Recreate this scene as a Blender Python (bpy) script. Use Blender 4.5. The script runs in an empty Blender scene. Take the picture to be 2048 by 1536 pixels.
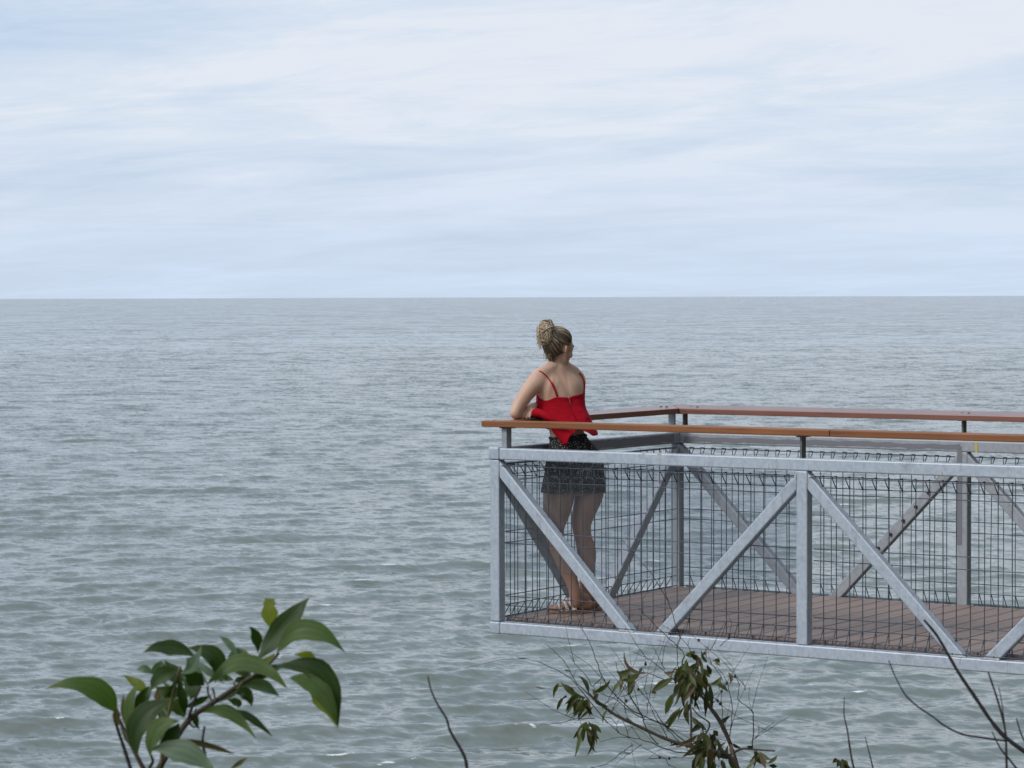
import bpy, bmesh, math, random
import numpy as np
from mathutils import Vector, Matrix
from mathutils.bvhtree import BVHTree

SC = bpy.context.scene
COL = SC.collection
R = math.radians
random.seed(7)
rng = np.random.default_rng(11)

# ------------------------------------------------------------------ camera
FPX = 5456.2                      # focal length in photo pixels (2048 wide)
CAM = np.array([8.509, -12.530, 1.788])
PITCH, ROLL, YAW = -0.032193, -0.003125, 0.588108
_fh = np.array([-math.sin(YAW), math.cos(YAW), 0.0])
_rt = np.array([math.cos(YAW), math.sin(YAW), 0.0])
_up = np.array([0, 0, 1.0])
FW = _fh * math.cos(PITCH) + _up * math.sin(PITCH)
_U = _up * math.cos(PITCH) - _fh * math.sin(PITCH)
RT = _rt * math.cos(ROLL) + _U * math.sin(ROLL)
UP = _U * math.cos(ROLL) - _rt * math.sin(ROLL)

def at(u, v, d):
    """point seen at photo pixel (u, v), d metres in front of the lens"""
    return Vector(CAM + (FW + RT * (u - 1024) / FPX + UP * (768 - v) / FPX) * d)

cam = bpy.data.cameras.new("camera")
camo = bpy.data.objects.new("camera", cam)
COL.objects.link(camo)
M = Matrix(((RT[0], UP[0], -FW[0], CAM[0]), (RT[1], UP[1], -FW[1], CAM[1]), (RT[2], UP[2], -FW[2], CAM[2]), (0, 0, 0, 1)))
camo.matrix_world = M
cam.sensor_width = 36.0
cam.lens = FPX / 2048 * 36.0
cam.clip_start = 0.1
cam.clip_end = 60000
cam.dof.use_dof = True
cam.dof.focus_distance = 15.2
cam.dof.aperture_fstop = 18.0
SC.camera = camo

# ------------------------------------------------------------------ light
to_sun = Vector(-0.60 * _fh - 0.80 * _rt + 0.90 * _up).normalized()
SUN_EL = math.asin(to_sun.z)
SUN_AZ = math.atan2(to_sun.x, to_sun.y)
w = bpy.data.worlds.new("World")
SC.world = w
w.use_nodes = True
nt = w.node_tree
nt.nodes.clear()
N, L = nt.nodes.new, nt.links.new
out = N("ShaderNodeOutputWorld")
bg = N("ShaderNodeBackground")
bg.inputs["Strength"].default_value = 0.10
sky = N("ShaderNodeTexSky")
sky.sky_type = 'NISHITA'
sky.sun_disc = False
sky.sun_elevation = SUN_EL
sky.sun_rotation = SUN_AZ
sky.air_density = 1.0
sky.dust_density = 1.5
sky.ozone_density = 1.2
tc = N("ShaderNodeTexCoord")
sep = N("ShaderNodeSeparateXYZ")
L(tc.outputs["Generated"], sep.inputs[0])
def wmath(op, a, b=None, clamp=False):
    m = N("ShaderNodeMath"); m.operation = op; m.use_clamp = clamp
    for i, x in enumerate((a, b)):
        if x is None: continue
        if isinstance(x, (int, float)): m.inputs[i].default_value = x
        else: L(x, m.inputs[i])
    return m.outputs[0]
# project the view direction on a flat cloud layer
zz = wmath('MAXIMUM', sep.outputs[2], 0.0)
den = wmath('ADD', zz, 0.10)
cx = wmath('DIVIDE', sep.outputs[0], den)
cy = wmath('DIVIDE', sep.outputs[1], den)
comb = N("ShaderNodeCombineXYZ")
L(cx, comb.inputs[0]); L(cy, comb.inputs[1])
mp = N("ShaderNodeMapping")
mp.inputs["Rotation"].default_value = (0, 0, -YAW + R(4))
mp.inputs["Scale"].default_value = (0.50, 0.80, 1)
mp.inputs["Location"].default_value = (1.3, 0.4, 0)
L(comb.outputs[0], mp.inputs[0])
n1 = N("ShaderNodeTexNoise"); n1.inputs["Scale"].default_value = 0.75; n1.inputs["Detail"].default_value = 8; n1.inputs["Roughness"].default_value = 0.62; n1.inputs["Distortion"].default_value = 0.35
L(mp.outputs[0], n1.inputs["Vector"])
n2 = N("ShaderNodeTexNoise"); n2.inputs["Scale"].default_value = 2.6; n2.inputs["Detail"].default_value = 9; n2.inputs["Roughness"].default_value = 0.68; n2.inputs["Distortion"].default_value = 0.5
L(mp.outputs[0], n2.inputs["Vector"])
s = wmath('ADD', wmath('MULTIPLY', n1.outputs[0], 0.58), wmath('MULTIPLY', n2.outputs[0], 0.42))
ramp = N("ShaderNodeValToRGB")
ramp.color_ramp.elements[0].position = 0.38; ramp.color_ramp.elements[0].color = (0, 0, 0, 1)
ramp.color_ramp.elements[1].position = 0.57; ramp.color_ramp.elements[1].color = (1, 1, 1, 1)
L(s, ramp.inputs[0])
# thin overcast: blue gaps are veiled as well, and low down everything is veil
veil = N("ShaderNodeMapRange"); veil.inputs["From Min"].default_value = 0.0; veil.inputs["From Max"].default_value = 0.16; veil.inputs["To Min"].default_value = 0.84; veil.inputs["To Max"].default_value = 0.72
L(zz, veil.inputs[0])
cover = wmath('ADD', veil.outputs[0], wmath('MULTIPLY', ramp.outputs[0], wmath('SUBTRACT', 1.0, veil.outputs[0])), True)
ccol = N("ShaderNodeMix"); ccol.data_type = 'RGBA'
ccol.inputs["A"].default_value = (5.75, 7.2, 9.3, 1)
ccol.inputs["B"].default_value = (7.65, 8.2, 9.05, 1)
low = N("ShaderNodeMapRange"); low.interpolation_type = 'SMOOTHSTEP'
low.inputs["From Min"].default_value = 0.0; low.inputs["From Max"].default_value = 0.075
L(zz, low.inputs[0])
lowmix = N("ShaderNodeMix"); lowmix.data_type = 'FLOAT'; lowmix.inputs["A"].default_value = 0.32
L(low.outputs[0], lowmix.inputs["Factor"]); L(ramp.outputs[0], lowmix.inputs["B"])
L(lowmix.outputs[0], ccol.inputs["Factor"])
mix = N("ShaderNodeMix"); mix.data_type = 'RGBA'
L(cover, mix.inputs["Factor"])
L(sky.outputs[0], mix.inputs["A"])
L(ccol.outputs["Result"], mix.inputs["B"])
L(mix.outputs["Result"], bg.inputs["Color"])
L(bg.outputs[0], out.inputs["Surface"])

sun = bpy.data.lights.new("sun", 'SUN')
sun.energy = 1.5
sun.angle = R(14)
sun.color = (1.0, 0.95, 0.88)
suno = bpy.data.objects.new("sun", sun)
COL.objects.link(suno)
suno.rotation_euler = (-to_sun).to_track_quat('-Z', 'Y').to_euler()

SC.view_settings.view_transform = 'Standard'
SC.view_settings.look = 'None'
SC.view_settings.exposure = 0.0
SC.view_settings.gamma = 1.0
SC.view_settings.use_curve_mapping = False

# ------------------------------------------------------------------ helpers
def tag(o, label=None, cat=None, group=None, kind=None):
    if label: o["label"] = label
    if cat: o["category"] = cat
    if group: o["group"] = group
    if kind: o["kind"] = kind
    return o

def empty(name, loc=(0, 0, 0)):
    o = bpy.data.objects.new(name, None)
    o.location = loc
    o.empty_display_size = 0.2
    COL.objects.link(o)
    return o

def world_loc(o):
    p = Vector((0, 0, 0))
    while o is not None:
        p += o.location
        o = o.parent
    return p

def link(name, me, mat=None, parent=None, loc=None):
    o = bpy.data.objects.new(name, me)
    COL.objects.link(o)
    if parent is not None: o.parent = parent
    if loc is not None: o.location = loc
    if mat is not None:
        for m in (mat if isinstance(mat, (list, tuple)) else [mat]): me.materials.append(m)
    return o

def mesh(name, V, F, mat=None, parent=None, smooth=False, origin=None):
    """V are world coordinates; the object gets its origin at `origin` (or its parent's)"""
    base = world_loc(parent) if parent is not None else Vector((0, 0, 0))
    org = Vector(origin) if origin is not None else base
    me = bpy.data.meshes.new(name)
    me.from_pydata([tuple(Vector(v) - org) for v in V], [], F)
    if smooth: me.polygons.foreach_set("use_smooth", [True] * len(me.polygons))
    me.update()
    return link(name, me, mat, parent, org - base)

def bm_obj(name, bm, mat=None, parent=None, smooth=False, origin=None):
    base = world_loc(parent) if parent is not None else Vector((0, 0, 0))
    org = Vector(origin) if origin is not None else base
    bmesh.ops.translate(bm, verts=bm.verts, vec=-org)
    me = bpy.data.meshes.new(name)
    bm.to_mesh(me); bm.free()
    if smooth: me.polygons.foreach_set("use_smooth", [True] * len(me.polygons))
    return link(name, me, mat, parent, org - base)

def bm_box(bm, lo, hi, bevel=0.0, seg=2):
    r = bmesh.ops.create_cube(bm, size=1)
    vs = r["verts"]
    for v in vs:
        v.co = Vector([lo[i] + (v.co[i] + 0.5) * (hi[i] - lo[i]) for i in range(3)])
    if bevel:
        es = list({e for v in vs for e in v.link_edges})
        bmesh.ops.bevel(bm, geom=es, offset=bevel, segments=seg, profile=0.5, affect='EDGES')
    return bm

def bm_beam(bm, a, b, wx, wy, xdir, bevel=0.0, cut_a=None, cut_b=None, seg=2):
    """a square section from a to b; xdir is one section direction; cut normals mitre the ends"""
    a, b = Vector(a), Vector(b)
    z = (b - a).normalized()
    x = (Vector(xdir) - z * Vector(xdir).dot(z)).normalized()
    y = z.cross(x)
    ring = []
    n = max(1, seg)
    if bevel:
        for cxs, cys, a0 in ((1, 1, 0), (-1, 1, 90), (-1, -1, 180), (1, -1, 270)):
            for k in range(n + 1):
                t = R(a0 + 90 * k / n)
                ring.append((cxs * (wx / 2 - bevel) + bevel * math.cos(t), cys * (wy / 2 - bevel) + bevel * math.sin(t)))
    else:
        ring = [(wx / 2, wy / 2), (-wx / 2, wy / 2), (-wx / 2, -wy / 2), (wx / 2, -wy / 2)]
    def put(p, cut):
        o = []
        for (s, t) in ring:
            q = p + x * s + y * t
            if cut is not None:
                cn = Vector(cut)
                q = q + z * (-(q - p).dot(cn) / z.dot(cn))
            o.append(bm.verts.new(q))
        return o
    A, B = put(a, cut_a), put(b, cut_b)
    m = len(ring)
    for i in range(m):
        f = bm.faces.new((A[i], A[(i + 1) % m], B[(i + 1) % m], B[i]))
    bm.faces.new(A[::-1]); bm.faces.new(B)
    return bm

def tube_data(pts, rad, n=6, closed=False):
    """V, F of a round tube along pts with radius number or list"""
    pts = [Vector(p) for p in pts]
    rs = rad if isinstance(rad, (list, tuple)) else [rad] * len(pts)
    V, F = [], []
    up = None
    for i, p in enumerate(pts):
        d = (pts[min(i + 1, len(pts) - 1)] - pts[max(i - 1, 0)])
        if d.length < 1e-9: d = Vector((0, 0, 1))
        d.normalize()
        if up is None:
            up = Vector((0, 0, 1)) if abs(d.z) < 0.9 else Vector((1, 0, 0))
        x = (up - d * up.dot(d))
        if x.length < 1e-6: x = d.orthogonal()
        x.normalize(); up = x
        y = d.cross(x)
        for k in range(n):
            t = 2 * math.pi * k / n
            V.append(p + (x * math.cos(t) + y * math.sin(t)) * rs[i])
    for i in range(len(pts) - 1):
        for k in range(n):
            a, b = i * n + k, i * n + (k + 1) % n
            F.append((a, b, b + n, a + n))
    F.append(tuple(range(n))[::-1])
    F.append(tuple(range((len(pts) - 1) * n, len(pts) * n)))
    return V, F

class Acc:
    def __init__(s): s.V, s.F, s.mi = [], [], []
    def add(s, V, F, mi=0):
        k = len(s.V)
        s.V += list(V); s.F += [tuple(i + k for i in f) for f in F]; s.mi += [mi] * len(F)
    def tube(s, pts, rad, n=6, mi=0): s.add(*tube_data(pts, rad, n), mi)
    def obj(s, name, mat, parent=None, smooth=True, origin=None):
        o = mesh(name, s.V, s.F, mat, parent, smooth, origin)
        if max(s.mi, default=0): o.data.polygons.foreach_set("material_index", s.mi)
        return o

def spline(pts, n):
    """Catmull-Rom through pts (tuples of any length), n samples per span"""
    P = [np.array(p, float) for p in pts]
    if len(P) == 1: return P
    P = [2 * P[0] - P[1]] + P + [2 * P[-1] - P[-2]]
    o = []
    for i in range(1, len(P) - 2):
        for k in range(n):
            t = k / n
            a, b, c, d = P[i - 1], P[i], P[i + 1], P[i + 2]
            o.append(0.5 * ((2 * b) + (c - a) * t + (2 * a - 5 * b + 4 * c - d) * t * t + (-a + 3 * b - 3 * c + d) * t ** 3))
    o.append(P[-2])
    return o

# ------------------------------------------------------------------ materials
def new_mat(name):
    m = bpy.data.materials.new(name); m.use_nodes = True
    t = m.node_tree
    b = next(n for n in t.nodes if n.type == 'BSDF_PRINCIPLED')
    return m, t, b

def simple(name, col, rough=0.6, metal=0.0, spec=0.5):
    m, t, b = new_mat(name)
    b.inputs["Base Color"].default_value = (*col, 1)
    b.inputs["Roughness"].default_value = rough
    b.inputs["Metallic"].default_value = metal
    b.inputs["Specular IOR Level"].default_value = spec
    return m

def tnode(t, kind, **kw):
    n = t.nodes.new(kind)
    for k, v in kw.items():
        k2 = k.replace("_", " ")
        if k2 in n.inputs: n.inputs[k2].default_value = v
        else: setattr(n, k, v)
    return n

def noise_mix(t, b, c1, c2, scale, detail=4, rough=0.6, lo=0.35, hi=0.65, coord="Object", mapscale=None, into="Base Color", src=None):
    tcn = t.nodes.new("ShaderNodeTexCoord")
    v = tcn.outputs[coord]
    if mapscale is not None:
        mpn = t.nodes.new("ShaderNodeMapping"); mpn.inputs["Scale"].default_value = mapscale
        t.links.new(v, mpn.inputs[0]); v = mpn.outputs[0]
    n = tnode(t, "ShaderNodeTexNoise", Scale=scale, Detail=detail, Roughness=rough)
    t.links.new(v, n.inputs["Vector"])
    mr = tnode(t, "ShaderNodeMapRange"); mr.inputs["From Min"].default_value = lo; mr.inputs["From Max"].default_value = hi
    t.links.new(n.outputs[0], mr.inputs[0])
    mx = t.nodes.new("ShaderNodeMix"); mx.data_type = 'RGBA'
    t.links.new(mr.outputs[0], mx.inputs["Factor"])
    if src is not None: t.links.new(src, mx.inputs["A"])
    else: mx.inputs["A"].default_value = (*c1, 1)
    mx.inputs["B"].default_value = (*c2, 1)
    if into: t.links.new(mx.outputs["Result"], b.inputs[into])
    return mx.outputs["Result"], n, mr

def bump(t, b, src, strength=0.3, dist=0.01):
    n = tnode(t, "ShaderNodeBump"); n.inputs["Strength"].default_value = strength; n.inputs["Distance"].default_value = dist
    t.links.new(src, n.inputs["Height"]); t.links.new(n.outputs[0], b.inputs["Normal"])
    return n

def galv(name, c1, c2, stain=(0.26, 0.27, 0.29), rough=0.46, metal=0.22, streak=(60, 60, 6)):
    m, t, b = new_mat(name)
    o1, n, _ = noise_mix(t, b, c1, c2, 38, 5, 0.65, 0.36, 0.64, into=None)
    o2, n2, _ = noise_mix(t, b, c1, stain, 1.0, 5, 0.7, 0.56, 0.80, mapscale=streak, into=None, src=o1)
    o3, n3, _ = noise_mix(t, b, c1, stain, 7.0, 6, 0.7, 0.56, 0.80, src=o2)
    b.inputs["Metallic"].default_value = metal
    mr = tnode(t, "ShaderNodeMapRange"); mr.inputs["To Min"].default_value = rough - 0.1; mr.inputs["To Max"].default_value = rough + 0.16
    t.links.new(n.outputs[0], mr.inputs[0]); t.links.new(mr.outputs[0], b.inputs["Roughness"])
    bump(t, b, n.outputs[0], 0.08, 0.004)
    return m

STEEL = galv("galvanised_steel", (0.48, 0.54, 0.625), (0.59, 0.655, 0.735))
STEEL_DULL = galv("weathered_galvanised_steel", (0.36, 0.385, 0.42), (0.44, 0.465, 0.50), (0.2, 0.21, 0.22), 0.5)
BRACKET = galv("dark_steel_bracket", (0.15, 0.155, 0.16), (0.22, 0.22, 0.215), (0.16, 0.12, 0.08), 0.5, 0.4)
WIRE = galv("galvanised_wire", (0.10, 0.112, 0.14), (0.16, 0.175, 0.21), (0.07, 0.07, 0.08), 0.45, 0.5)
PAINT = simple("grey_cover_paint", (0.215, 0.215, 0.245), 0.75)
YELLOW = simple("yellow_marking_paint", (0.62, 0.5, 0.12), 0.7)
WELD = galv("weld_metal", (0.30, 0.31, 0.33), (0.62, 0.64, 0.66), (0.10, 0.10, 0.11), 0.5, 0.2)
BOLT = simple("dark_bolt", (0.05, 0.045, 0.045), 0.5, 0.4)

def wood(name, c1, c2, dark, rough=0.45, coat=0.9):
    m, t, b = new_mat(name)
    o, n, _ = noise_mix(t, b, c1, c2, 1.0, 6, 0.65, 0.3, 0.7, mapscale=(1.6, 60, 60), into=None)
    o2, n2, _ = noise_mix(t, b, c1, dark, 1.0, 5, 0.7, 0.55, 0.75, mapscale=(3, 90, 90), into=None, src=o)
    noise_mix(t, b, c1, (c2[0] * 1.15, c2[1] * 1.1, c2[2] * 1.1), 2.2, 3, 0.5, 0.45, 0.8, src=o2)
    b.inputs["Roughness"].default_value = rough
    b.inputs["Coat Weight"].default_value = coat
    b.inputs["Coat Roughness"].default_value = 0.30
    bump(t, b, n.outputs[0], 0.15, 0.002)
    return m
TIMBER = wood("oiled_hardwood", (0.235, 0.082, 0.025), (0.31, 0.120, 0.042), (0.11, 0.042, 0.018), 0.65, 0.08)
TIMBER_RED = wood("red_hardwood", (0.20, 0.072, 0.045), (0.26, 0.10, 0.06), (0.10, 0.036, 0.022))

def deckmat():
    m, t, b = new_mat("brown_composite_decking")
    oi = t.nodes.new("ShaderNodeObjectInfo")
    mxr = t.nodes.new("ShaderNodeMix"); mxr.data_type = 'RGBA'
    mxr.inputs["A"].default_value = (0.27, 0.195, 0.162, 1); mxr.inputs["B"].default_value = (0.34, 0.255, 0.212, 1)
    t.links.new(oi.outputs["Random"], mxr.inputs["Factor"])
    o, n, _ = noise_mix(t, b, (0, 0, 0), (0.17, 0.125, 0.11), 1.0, 5, 0.65, 0.4, 0.75, mapscale=(45, 3, 45), src=mxr.outputs["Result"], into=None)
    noise_mix(t, b, (0, 0, 0), (0.36, 0.30, 0.26), 5.0, 5, 0.7, 0.58, 0.85, src=o)
    b.inputs["Roughness"].default_value = 0.62
    bump(t, b, n.outputs[0], 0.2, 0.003)
    return m
DECK = deckmat()

def screen_mat():
    m, t, b = new_mat("scuffed_clear_acrylic")
    t.nodes.remove(b)
    outn = next(n for n in t.nodes if n.type == 'OUTPUT_MATERIAL')
    tr = t.nodes.new("ShaderNodeBsdfTransparent"); tr.inputs[0].default_value = (0.87, 0.89, 0.91, 1)
    gl = t.nodes.new("ShaderNodeBsdfGlossy"); gl.inputs["Roughness"].default_value = 0.08; gl.inputs[0].default_value = (0.9, 0.95, 1, 1)
    df = t.nodes.new("ShaderNodeBsdfDiffuse"); df.inputs[0].default_value = (0.62, 0.66, 0.72, 1)
    m1 = t.nodes.new("ShaderNodeMixShader"); m1.inputs[0].default_value = 0.042
    m2 = t.nodes.new("ShaderNodeMixShader")
    fr = t.nodes.new("ShaderNodeFresnel"); fr.inputs[0].default_value = 1.3
    t.links.new(tr.outputs[0], m1.inputs[1]); t.links.new(df.outputs[0], m1.inputs[2])
    t.links.new(fr.outputs[0], m2.inputs[0]); t.links.new(m1.outputs[0], m2.inputs[1]); t.links.new(gl.outputs[0], m2.inputs[2])
    t.links.new(m2.outputs[0], outn.inputs[0])
    return m
SCREEN = screen_mat()

# ------------------------------------------------------------------ the sea
SEA_Z = -13.2
H = CAM[2] - SEA_Z
def build_sea():
    # rows go out from the shore with ever longer steps, columns fan out: a tessellation that is fine near the lookout
    rows = [50.0]
    while rows[-1] < 82: rows.append(rows[-1] * 1.008)
    while rows[-1] < 800: rows.append(rows[-1] * 1.0027)
    while rows[-1] < 4000: rows.append(rows[-1] * 1.010)
    while rows[-1] < 32000: rows.append(rows[-1] * 1.045)
    core = np.linspace(R(-13.2), R(13.2), 600)
    side = R(13.2) + np.cumsum(np.linspace(R(0.06), R(3.0), 52))
    az = np.concatenate([-side[::-1], core, side])
    rr = np.array(rows)
    A, D = np.meshgrid(az, rr)
    X = D * np.sin(A); Y = D * np.cos(A)                   # right / forward of the camera
    wx = CAM[0] + X * _rt[0] + Y * _fh[0]
    wy = CAM[1] + X * _rt[1] + Y * _fh[1]
    cell = D * 0.0027
    cell = np.where(D > 800, D * 0.010, cell); cell = np.where(D > 4000, D * 0.045, cell)
    Z = np.zeros_like(X); DX = np.zeros_like(X); DY = np.zeros_like(X); J = np.zeros_like(X)
    nw = 150
    lam = np.exp(rng.uniform(math.log(0.9), math.log(8.5), nw))
    for i in range(nw):
        l = lam[i]; k = 2 * math.pi / l
        # waves run towards the shore (down the picture and slightly to the right)
        spread = 0.38 if l > 4 else 0.7
        th = rng.normal(R(8), spread)
        dx, dy = math.sin(th), -math.cos(th)
        amp = 0.0025 * l * (1.15 if l < 3 else 1.0 if l < 6 else (6 / l) ** 1.5)
        ph = rng.uniform(0, 6.283)
        fade = np.clip((l / cell - 1.7) / 1.8, 0, 1)
        c = k * (X * dx + Y * dy) + ph
        a = amp * fade
        cc, ss = np.cos(c), np.sin(c)
        Z += a * cc
        DX += -1.3 * a * dx * ss; DY += -1.3 * a * dy * ss
        J += a * k * cc
    print("sea std", Z[:200].std(), J[:200].std(), Z.shape)
    wx += DX * _rt[0] + DY * _fh[0]; wy += DX * _rt[1] + DY * _fh[1]
    nr, nc = X.shape
    co = np.stack([wx, wy, SEA_Z + Z], -1).reshape(-1, 3)
    idx = np.arange(nr * nc).reshape(nr, nc)
    F = np.stack([idx[:-1, :-1], idx[:-1, 1:], idx[1:, 1:], idx[1:, :-1]], -1).reshape(-1, 4)
    me = bpy.data.meshes.new("sea")
    me.vertices.add(len(co)); me.vertices.foreach_set("co", co.astype(np.float32).ravel())
    me.loops.add(F.size); me.loops.foreach_set("vertex_index", F.astype(np.int32).ravel())
    me.polygons.add(len(F)); me.polygons.foreach_set("loop_start", np.arange(0, F.size, 4, dtype=np.int32))
    me.polygons.foreach_set("loop_total", np.full(len(F), 4, np.int32))
    me.update(calc_edges=True)
    me.polygons.foreach_set("use_smooth", np.ones(len(F), bool))
    un = me.attributes.new("unresolved", 'FLOAT', 'POINT')
    un.data.foreach_set("value", np.clip((D - 150) / 900, 0, 1).astype(np.float32).ravel())
    at_ = me.attributes.new("crest", 'FLOAT', 'POINT')
    at_.data.foreach_set("value", J.astype(np.float32).ravel())
    return me

# noise size, detail, slope close by, slope far out
SLOPES = ((3.6, 2.0, 0.32, 0.70), (1.7, 2.0, 0.44, 1.60), (0.48, 2.0, 0.26, 1.5), (0.12, 2.0, 0.0, 1.0), (0.022, 4.0, 0.0, 0.6))
def sea_mat():
    m, t, b = new_mat("grey_green_sea")
    geo = t.nodes.new("ShaderNodeNewGeometry")
    mpn = t.nodes.new("ShaderNodeMapping"); mpn.inputs["Rotation"].default_value = (0, 0, -YAW + R(-8)); mpn.inputs["Scale"].default_value = (0.62, 1.0, 1.0)
    t.links.new(geo.outputs["Position"], mpn.inputs[0])
    # small ripples and, far out, every wave: facets tilted by noise slopes
    slope = None
    far = t.nodes.new("ShaderNodeAttribute"); far.attribute_name = "unresolved"
    for sc_, det, k_, kf in SLOPES:
        nn = tnode(t, "ShaderNodeTexNoise", Scale=sc_, Detail=det, Roughness=0.55); t.links.new(mpn.outputs[0], nn.inputs["Vector"])
        sb = t.nodes.new("ShaderNodeVectorMath"); sb.operation = 'SUBTRACT'; sb.inputs[1].default_value = (0.5, 0.5, 0.5)
        t.links.new(nn.outputs["Color"], sb.inputs[0])
        am = tnode(t, "ShaderNodeMapRange"); am.inputs["To Min"].default_value = k_; am.inputs["To Max"].default_value = kf
        t.links.new(far.outputs["Fac"], am.inputs[0])
        sm = t.nodes.new("ShaderNodeVectorMath"); sm.operation = 'SCALE'
        t.links.new(sb.outputs[0], sm.inputs[0]); t.links.new(am.outputs[0], sm.inputs["Scale"])
        if slope is None: slope = sm.outputs[0]
        else:
            sa = t.nodes.new("ShaderNodeVectorMath"); sa.operation = 'ADD'
            t.links.new(slope, sa.inputs[0]); t.links.new(sm.outputs[0], sa.inputs[1]); slope = sa.outputs[0]
    fl = t.nodes.new("ShaderNodeVectorMath"); fl.operation = 'MULTIPLY'; fl.inputs[1].default_value = (1, 1, 0)
    t.links.new(slope, fl.inputs[0]); slope = fl.outputs[0]
    sa = t.nodes.new("ShaderNodeVectorMath"); sa.operation = 'ADD'
    t.links.new(slope, sa.inputs[0]); t.links.new(geo.outputs["Normal"], sa.inputs[1])
    no = t.nodes.new("ShaderNodeVectorMath"); no.operation = 'NORMALIZE'
    t.links.new(sa.outputs[0], no.inputs[0])
    t.links.new(no.outputs[0], b.inputs["Normal"])
    # murky body colour, patchy with sediment
    nc = tnode(t, "ShaderNodeTexNoise", Scale=0.05, Detail=3.0, Roughness=0.55); t.links.new(mpn.outputs[0], nc.inputs["Vector"])
    mx = t.nodes.new("ShaderNodeMix"); mx.data_type = 'RGBA'
    mx.inputs["A"].default_value = (0.112, 0.140, 0.120, 1); mx.inputs["B"].default_value = (0.134, 0.158, 0.134, 1)
    t.links.new(nc.outputs[0], mx.inputs["Factor"])
    # foam: breaking crests
    atn = t.nodes.new("ShaderNodeAttribute"); atn.attribute_name = "crest"
    nd = tnode(t, "ShaderNodeTexNoise", Scale=1.5, Detail=4.0, Roughness=0.7); t.links.new(mpn.outputs[0], nd.inputs["Vector"])
    ne = tnode(t, "ShaderNodeTexNoise", Scale=0.16, Detail=2.0, Roughness=0.5); t.links.new(mpn.outputs[0], ne.inputs["Vector"])
    f1 = t.nodes.new("ShaderNodeMath"); f1.operation = 'MULTIPLY_ADD'; f1.inputs[1].default_value = 0.75
    t.links.new(nd.outputs[0], f1.inputs[0]); t.links.new(atn.outputs["Fac"], f1.inputs[2])
    f2 = t.nodes.new("ShaderNodeMath"); f2.operation = 'MULTIPLY_ADD'; f2.inputs[1].default_value = 1.2
    t.links.new(ne.outputs[0], f2.inputs[0]); t.links.new(f1.outputs[0], f2.inputs[2])
    mr = tnode(t, "ShaderNodeMapRange"); mr.inputs["From Min"].default_value = 1.41; mr.inputs["From Max"].default_value = 1.49
    t.links.new(f2.outputs[0], mr.inputs[0])
    mf = t.nodes.new("ShaderNodeMix"); mf.data_type = 'RGBA'; mf.inputs["B"].default_value = (0.78, 0.8, 0.8, 1)
    t.links.new(mx.outputs["Result"], mf.inputs["A"]); t.links.new(mr.outputs[0], mf.inputs["Factor"])
    t.links.new(mf.outputs["Result"], b.inputs["Base Color"])
    b.inputs["Roughness"].default_value = 0.09
    b.inputs["IOR"].default_value = 1.333
    return m
sea = link("sea", build_sea(), sea_mat())
tag(sea, "choppy grey green open sea reaching to the horizon", kind="structure")

# ------------------------------------------------------------------ the headland the photograph is taken from (below and right of the frame)
def hill_z(d, r):
    """d metres ahead of the camera, r metres to its right"""
    edge = 1.5 + max(0.0, r - 3.0) * 2.2
    q = d - edge
    z = 0.1
    if q > 0: z = 0.1 - 0.42 * min(q, 7) - max(0.0, q - 7) * 0.95
    z += min(20.0, max(0.0, r - 4.6) * 2.0) * max(0.0, min(1.0, (4 - q) / 7))  # steep bank added out of view to keep skylight off the post sides
    if d < -4: z += min(14.0, (-4 - d) * 1.0) * max(0.0, min(1.0, (r + 6) / 6))  # unseen bank behind the camera, raised for the same shading
    return max(z, SEA_Z - 2.0)
def build_hill():
    V, F = [], []
    ds = np.linspace(-30, 46, 90); rs = np.linspace(-40, 46, 90)
    for d in ds:
        for r_ in rs:
            z = hill_z(d, r_) + 0.12 * math.sin(1.3 * d + 0.8 * r_) * math.sin(0.9 * r_ - 0.5 * d)
            V.append((CAM[0] + r_ * _rt[0] + d * _fh[0], CAM[1] + r_ * _rt[1] + d * _fh[1], z))
    n = len(rs)
    for i in range(len(ds) - 1):
        for j in range(n - 1):
            a = i * n + j; F.append((a, a + 1, a + n + 1, a + n))
    m, t, b = new_mat("scrubby_headland_soil")
    o, nn, _ = noise_mix(t, b, (0.035, 0.048, 0.022), (0.060, 0.058, 0.034), 1.4, 6, 0.65, into=None)
    noise_mix(t, b, (0, 0, 0), (0.035, 0.05, 0.02), 6.0, 5, 0.7, 0.45, 0.7, src=o)
    b.inputs["Roughness"].default_value = 0.95
    bump(t, b, nn.outputs[0], 0.8, 0.15)
    return tag(mesh("hillside", V, F, m, None, True), "scrub covered headland slope dropping to the water, with unseen banks added for shade", kind="structure")
hillside = build_hill()
def ground_under(p):
    rel = Vector(p) - Vector(CAM)
    d, r_ = rel.dot(Vector(_fh)), rel.dot(Vector(_rt))
    return hill_z(d, r_) + 0.12 * math.sin(1.3 * d + 0.8 * r_) * math.sin(0.9 * r_ - 0.5 * d)

# ------------------------------------------------------------------ lookout platform
S = 0.065                       # section of the steel tubes
ZT, ZB = 0.946, -0.087          # top of top chord, bottom of bottom chord
W = 1.986                       # inner face of the far truss
BAY = 1.916
NB = 4
XE = NB * BAY + S
WO = W + S                      # outer face of the far truss
plat = empty("lookout_platform", (0, 0, 0))
tag(plat, "galvanised steel lookout platform with mesh sides and timber handrails over the sea", "lookout platform")
BV = 0.007

def beam(name, lo, hi, mat=STEEL, parent=plat, bevel=BV):
    bm = bmesh.new(); bm_box(bm, lo, hi, bevel)
    return bm_obj(name, bm, mat, parent, False, origin=[(lo[i] + hi[i]) / 2 for i in range(3)])
G = 0.0015
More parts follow.
